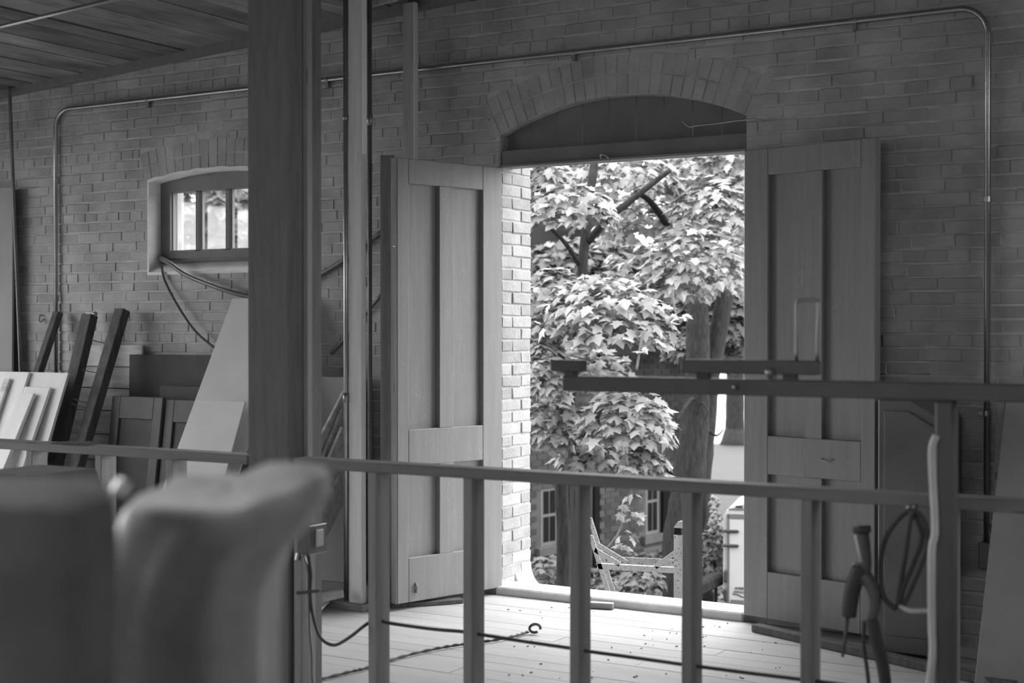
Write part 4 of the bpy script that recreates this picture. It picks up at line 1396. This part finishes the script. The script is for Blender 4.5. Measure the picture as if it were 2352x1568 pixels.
maple('larger maple with a forked leaning trunk at the right of the doorway', fb_,
      [([fb_ + Vector((-.10, 0, 0)), atz(1562, 1250, 16), atz(1582, 1100, 16), atz(1597, 960, 16), atz(1602, 860, 16), atz(1600, 650, 16.2), atz(1580, 400, 16.5)], .22, .10),
       ([fb_ + Vector((.12, .1, 0)), atz(1590, 1250, 16.2), atz(1606, 1100, 16.2), atz(1620, 960, 16.2), atz(1632, 860, 16.2), atz(1680, 600, 16.4)], .16, .10)],
      [bough(1600, 640, 13.6, 140, 130, 2.0), bough(1640, 500, 13.8, 110, 95, 1.4), bough(1500, 660, 14.2, 130, 110, 1.4), bough(1440, 420, 13.9, 130, 75, 1.3),
       bough(1580, 420, 14.4, 130, 80, 1.2), bough(1690, 640, 14.6, 90, 90, .8),
       bough(1480, 540, 15, 120, 90, 1.2), bough(1700, 400, 14.2, 110, 110, 1.2), bough(1800, 560, 14.4, 140, 180, 1.4), bough(1360, 380, 14.6, 150, 70, 1.2), bough(1620, 320, 14.8, 240, 80, 1.6)],
      .115, 210,
      [([atz(1600, 640, 16.2), atz(1560, 560, 15), atz(1500, 470, 14.4), atz(1460, 440, 14.2)], .06, .02),
       ([atz(1600, 930, 16), atz(1590, 915, 15.8), atz(1570, 940, 15.6), atz(1555, 965, 15.5)], .025, .01),
       ([atz(1625, 900, 16.1), atz(1650, 885, 16.0), atz(1700, 892, 15.9), atz(1740, 896, 15.9)], .022, .012),
       ([atz(1622, 985, 16.1), atz(1645, 1000, 16), atz(1662, 986, 16)], .018, .006),
       ([atz(1600, 950, 15.8), atz(1612, 925, 15.75), atz(1625, 945, 15.7), atz(1618, 965, 15.7)], .014, .008)], single=290)

# far trees (each with its own trunk and crown), enough to close the view and a step to either side
FAR = [(1250, 30, 260, 430, 'far maple behind the near one, left in the doorway'), (1608, 20.5, 330, 420, 'far maple behind the forked trunk, centre of the doorway'),
       (1830, 24, 300, 420, 'far maple at the right side of the doorway'), (960, 30, 300, 420, 'far tree hidden behind the left leaf'),
       (640, 31, 260, 380, 'far tree right of the small arched window'), (480, 26, 150, 130, 'far tree seen through the small arched window'), (2050, 24, 320, 420, 'far tree hidden behind the right leaf')]
for i, (px, z, rx, ry, lb) in enumerate(FAR):
    f = atz(px, 900, z); f = Vector((f.x, f.y, GZ))
    bs = []
    for k in range(22):
        bs.append(bough(px + random.uniform(-1, 1) * rx * .8, 620 + random.uniform(-1, .75) * ry * .62, z + random.uniform(-1.2, 1.2), rx * random.uniform(.3, .5), ry * random.uniform(.16, .26), 1))
    if i == 5:
        bs = [bough(px + random.uniform(-1, 1) * 120, 520 + random.uniform(-1, 1) * 110, z + random.uniform(-1, 1), random.uniform(35, 70), random.uniform(25, 50), .9) for k in range(24)]
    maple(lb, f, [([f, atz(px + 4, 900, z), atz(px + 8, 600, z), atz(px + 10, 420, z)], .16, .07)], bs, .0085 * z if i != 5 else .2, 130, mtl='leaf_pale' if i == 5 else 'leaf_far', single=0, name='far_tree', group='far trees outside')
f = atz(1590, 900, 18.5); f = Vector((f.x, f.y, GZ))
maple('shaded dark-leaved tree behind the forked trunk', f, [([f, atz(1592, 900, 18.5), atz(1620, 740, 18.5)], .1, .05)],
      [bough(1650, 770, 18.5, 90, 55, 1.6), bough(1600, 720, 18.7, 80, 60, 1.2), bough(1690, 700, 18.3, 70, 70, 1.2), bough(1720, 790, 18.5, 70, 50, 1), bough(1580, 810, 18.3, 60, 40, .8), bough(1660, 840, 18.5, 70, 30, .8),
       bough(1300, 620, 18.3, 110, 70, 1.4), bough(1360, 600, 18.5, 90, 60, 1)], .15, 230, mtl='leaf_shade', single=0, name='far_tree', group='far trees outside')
# straight trunk standing on the lawn
f = at(1688, 1022, Z=GZ)
lt = thing('lawn_tree', 'stout straight trunk standing on the far lawn', 'tree', tuple(f))
MB().tube(spline([f + Vector((0, 0, -.05)), f + Vector((0, 0, .25)), f + Vector((.0, 0, .8)), f + Vector((.02, 0, 3)), f + Vector((.05, 0, 5.5))], 5), .33, 14, .2, wob=.03).build('trunk', 'bark', lt, smooth=True)
fl_ = MB().tube([f + Vector((0, 0, -.1)), f + Vector((0, 0, .12)), f + Vector((0, 0, .5))], .5, 14, .27).build('root_flare', 'bark', lt, smooth=True)
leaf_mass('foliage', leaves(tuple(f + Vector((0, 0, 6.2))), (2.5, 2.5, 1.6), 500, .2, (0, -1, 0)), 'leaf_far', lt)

# hanging vine stems with pale leaves in front of the house
def vine(label, pts, r, clumps, n):
    t = thing('vine', label, 'vine', tuple(pts[-1]), group='hanging vine stems')
    MB().tube(spline(pts, 6), r, 6).build('stem', 'bare_twig', t, smooth=True)
    ls = []
    for c, k in clumps:
        ls += leaves(c, (.09, .09, .08), k, .085, (.5, -1, .2), 1.4)
    leaf_objects(ls, t)
zv = 12
vine('pale leafy vine stem curving in front of the house wall', [atz(1450, 1125, zv), atz(1437, 1180, zv), atz(1420, 1225, zv), atz(1396, 1258, zv)], .010,
     [(tuple(atz(1434, 1180, zv)), 5), (tuple(atz(1462, 1190, zv)), 9), (tuple(atz(1436, 1235, zv)), 6), (tuple(atz(1425, 1268, zv)), 6), (tuple(atz(1455, 1140, zv)), 4)], 8)
vine('thin pale stem hanging through the maple above the steel arm', [atz(1545, 660, zv - .3), atz(1546, 690, zv - .3), atz(1552, 720, zv - .3)], .010,
     [(tuple(atz(1560, 735, zv - .3)), 7)], 8)
vine('thin pale stem dropping onto the steel arm', [atz(1478, 760, zv - .5), atz(1470, 800, zv - .5), atz(1462, 850, zv - .5)], .010,
     [(tuple(atz(1470, 815, zv - .5)), 3)], 8)
vine('short pale stem hanging under the lowest maple leaves', [atz(1432, 1010, zv - .3), atz(1438, 1040, zv - .3), atz(1442, 1070, zv - .3)], .010,
     [(tuple(atz(1440, 1085, zv - .3)), 5)], 8)

# blossoming shrub beside the trailer
f = atz(1640, 1300, 15.0); f = Vector((f.x, f.y, GZ))
sh = thing('flowering_shrub', 'pale blossoming shrub between forked maple and trailer', 'shrub', tuple(f))
MB().tube([f, f + Vector((.02, 0, .5)), atz(1640, 1240, 15)], .03, 6, .01).build('stem', 'bark', sh)
ls = leaves(tuple(atz(1640, 1300, 15)), (.16, .2, .45), 260, .07, (.5, -1, .3), 1.5)
leaf_mass('foliage', ls, 'leaf_far', sh)
bl = MB()
for k in range(60):
    c = atz(random.uniform(1628, 1656), random.uniform(1140, 1260), 15 + random.uniform(-.2, .1))
    s = random.uniform(.018, .035)
    vs = [c + Vector(v) * s for v in ((1, 0, 0), (-1, 0, 0), (0, 1, 0), (0, -1, 0), (0, 0, 1), (0, 0, -1))]
    bl.add(vs, [(0, 2, 4), (2, 1, 4), (1, 3, 4), (3, 0, 4), (2, 0, 5), (1, 2, 5), (3, 1, 5), (0, 3, 5)])
o = bl.build('blossom_heads', 'blossom', sh, smooth=True)
o['kind'] = 'stuff'
# leaf litter / ground ivy
ls = []
for k in range(5200):
    px, py = random.uniform(1150, 1720), random.uniform(1180, 1420)
    p = at(px, py, Z=GZ + .03)
    if p.length > 30 or (p - HO).dot(hn) < .05:
        continue
    nrm = np.array([rng.normal() * .5, rng.normal() * .5, 1.0]); nrm /= np.linalg.norm(nrm)
    tip = np.cross(nrm, rng.normal(size=3)); tip /= np.linalg.norm(tip)
    ls.append((np.array(p) + [0, 0, rng.uniform(0, .10)], np.column_stack([np.cross(tip, nrm), tip, nrm]), rng.uniform(.06, .14)))
gl = thing('ground_ivy', 'low ground ivy and leaf litter on the yard mulch', 'ground cover', (-6, 13, GZ), kind='stuff')
leaf_mass('ivy_leaves', ls, 'litter_leaf', gl)
# low foundation shrub against the house
for (px, py, z, lb) in ((1262, 1318, 14.6, 'small dark shrub at the foot of the house, left of the thin trunk'), (1475, 1345, 14.2, 'low dark shrub at the foot of the house behind the metal frame')):
    f = atz(px, py, z); f = Vector((f.x, f.y, GZ))
    t = thing('foundation_shrub', lb, 'shrub', tuple(f), group='foundation shrubs')
    c = atz(px, py, z)
    MB().tube([f, c], .02, 6).build('stem', 'bark', t)
    leaf_mass('foliage', leaves(tuple(c), (.25, .25, .18), 130, .09, (.5, -1, .4), 1.3), 'leaf_far', t)
# timber edging by the trailer
tag(MB().obox(atz(1560, 1372, 13.6), atz(1652, 1326, 14.2), (0, 0, 1), .12, .14).build('log_edging', 'bark', bevel=.02), 'weathered log edging beside the trailer wheel', 'log')

# --- white box trailer ------------------------------------------------------
tz = 14.0
tl0 = atz(1661, 1250, tz)
tr = thing('box_trailer', 'white enclosed box trailer parked behind the right leaf', 'trailer', (tl0.x + .9, tl0.y + .4, GZ))
rgt = Vector((math.cos(YAW), math.sin(YAW), 0))
rgt = (rgt + Vector((0.10, -.25, 0))).normalized()
fwd = Vector((-rgt.y, rgt.x, 0))
def tpt(u, h, d):
    return Vector((tl0.x, tl0.y, 0)) + rgt * u + fwd * d + Vector((0, 0, h))
zb, ztp = atz(1661, 1395, tz).z, atz(1661, 1152, tz).z
def tbox(mb, u0, u1, h0, h1, d0, d1):
    vs = [tpt(u, h, d) for d in (d0, d1) for u, h in ((u0, h0), (u1, h0), (u1, h1), (u0, h1))]
    return mb.add(vs, [(0, 1, 2, 3), (7, 6, 5, 4), (0, 4, 5, 1), (1, 5, 6, 2), (2, 6, 7, 3), (3, 7, 4, 0)])
# rear face with rounded upper corner, extruded forwards
K = [(0, zb - .1), (1.7, zb - .1), (1.7, ztp + .02)]
top_ = [(0.85 + .85 * math.cos(a), ztp - .14 + .20 * math.sin(a)) for a in [math.pi * k / 12 for k in range(13)]]
ring = [(0, zb - .1), (1.7, zb - .1)] + top_
vs = [tpt(u, h, d) for d in (0, 2.6) for u, h in ring]
nr = len(ring)
MB().add(vs, [tuple(range(nr)), tuple(range(2 * nr - 1, nr - 1, -1))] + [(i, i + nr, (i + 1) % nr + nr, (i + 1) % nr) for i in range(nr)]).build('body', 'trailer_white', tr)
k = tz / FPX
def tu(px): return (px - 1661) * k
def th_(py): return atz(1690, py, tz).z
d_ = tbox(MB(), tu(1675), 1.6, th_(1384), th_(1189), -.03, 0).build('door', 'trailer_white', tr, bevel=.005)
for a0, a1, b0, b1 in ((tu(1671), tu(1676), th_(1390), th_(1180)), (tu(1671), 1.62, th_(1189), th_(1179))):
    tbox(MB(), a0, a1, b0, b1, -.035, 0).build('door_seal', 'trailer_trim', tr)
tbox(MB(), tu(1674), 1.5, th_(1169), th_(1166), -.012, 0).build('roof_seam', 'trailer_trim', tr)
tbox(MB(), tu(1690), tu(1706), th_(1164), th_(1159), -.02, 0).build('marker_lamp', 'trailer_dark', tr, bevel=.004)
for py in (1217, 1250):
    h_ = tbox(MB(), tu(1661), tu(1698), th_(py + 4), th_(py - 3), -.06, -.03).build('hinge', 'trailer_dark', tr, bevel=.01)
for y0, y1 in ((1307, 1336), (1350, 1379)):
    tbox(MB(), tu(1663), tu(1673), th_(y1), th_(y0), -.05, 0).build('tail_lamp', 'trailer_dark', tr, bevel=.015)
tbox(MB(), tu(1680), tu(1780), th_(1388), th_(1374), -.045, -.03).build('plate_recess', 'trailer_trim', tr, bevel=.004)
MB().tube(spline([tpt(tu(1684), th_(1361), -.034), tpt(tu(1695), th_(1362), -.034), tpt(tu(1712), th_(1368), -.034), tpt(tu(1760), th_(1372), -.034)], 5), .006, 5).build('swoosh', 'trailer_dark', tr)
def trailer_text(body, px, py, size):
    cu = bpy.data.curves.new('lettering', 'FONT')
    cu.body = body
    cu.size = size
    cu.shear = .25
    cu.extrude = .002
    tmp = bpy.data.objects.new('tmp_lettering', cu)
    COL.objects.link(tmp)
    dg = bpy.context.evaluated_depsgraph_get()
    me = bpy.data.meshes.new_from_object(tmp.evaluated_get(dg))
    bpy.data.objects.remove(tmp)
    me.materials.clear()
    me.materials.append(MATS['trailer_dark'])
    o = bpy.data.objects.new('lettering', me)
    COL.objects.link(o)
    o.parent = tr
    p = tpt(tu(px), th_(py), -.034) - Vector(tr['_base'])
    M = Matrix((rgt, Vector((0, 0, 1)), rgt.cross(Vector((0, 0, 1))))).transposed().to_4x4()
    o.matrix_local = Matrix.Translation(p) @ M
trailer_text('AMERICAN', 1687, 1350.5, .036)
trailer_text('HAULER', 1685, 1358.5, .036)
for s in (.35,):
    for u in (.12, 1.58):
        c = tpt(u, GZ + .3, 1.4)
        MB().tube([c - rgt * .1, c + rgt * .1], .3, 18).build('wheel', 'trailer_dark', tr, smooth=False)

# --- flaking white metal frame just outside the sill --------------------------
FY = 7.75
q = lambda x, y, dy=0.0: at(x, y, Y=FY + dy)
mf = thing('metal_frame', 'flaking white angle-iron frame standing just outside the sill', 'metal frame', tuple(q(1470, 1380))[:2] + (GZ,))
def bar(nm, a, b, w=.035, tck=.006, wd=(0, 0, 1)):
    MB().obox(a, b, wd, w, tck).build(nm, 'flaking_white_paint', mf, bevel=.001)
def leg(nm, a, b, w):
    d = (b - a)
    foot = a + d * ((GZ + .01 - a.z) / d.z)
    MB().obox(a, foot, (1, 0, 0), w, .006).build(nm, 'flaking_white_paint', mf, bevel=.001)
    MB().obox(a + Vector((-w / 2, .02, 0)), foot + Vector((-w / 2, .02, 0)), (0, 1, 0), .04, .006).build(nm, 'flaking_white_paint', mf, bevel=.001)
leg('leg', q(1357, 1230), q(1397, 1360), .03)
leg('leg', q(1355, 1190, .25), q(1408, 1358, .25), .03)
pr = q(1556, 1232)
MB().box(pr.x - .022, pr.x + .03, FY - .005, FY + .001, GZ + .01, q(1556, 1228).z).build('post', 'flaking_white_paint', mf, bevel=.001)
MB().box(pr.x + .024, pr.x + .03, FY, FY + .05, GZ + .01, q(1556, 1228).z).build('post', 'flaking_white_paint', mf, bevel=.001)
MB().prism([(pr.x - .022, q(1556, 1212).z), (pr.x + .03, q(1556, 1212).z), (pr.x + .03, q(1556, 1196).z), (pr.x + .005, q(1556, 1197).z)], FY - .005, FY + .05).build('post_cap', 'flaking_white_paint', mf, bevel=.001)
MB().box(pr.x - .02, pr.x + .026, FY + .0, FY + .045, q(1556, 1231).z, q(1556, 1211).z).build('rubber_buffer', 'shutter_black', mf)
bar('crossbar', q(1372, 1300), q(1558, 1310))
MB().obox(q(1372, 1294, .02), q(1558, 1304, .02), (0, 1, 0), .04, .005).build('crossbar', 'flaking_white_paint', mf)
bar('crossbar', q(1395, 1286, .25), q(1555, 1294, .25), .05)
MB().obox(q(1390, 1279, .27), q(1555, 1288, .27), (0, 1, 0), .03, .005).build('crossbar', 'flaking_white_paint', mf)
bar('brace', q(1366, 1262), q(1424, 1296), .03)
bar('brace', q(1372, 1250, .2), q(1440, 1292, .22), .03)
bar('brace', q(1552, 1268), q(1505, 1302), .03)
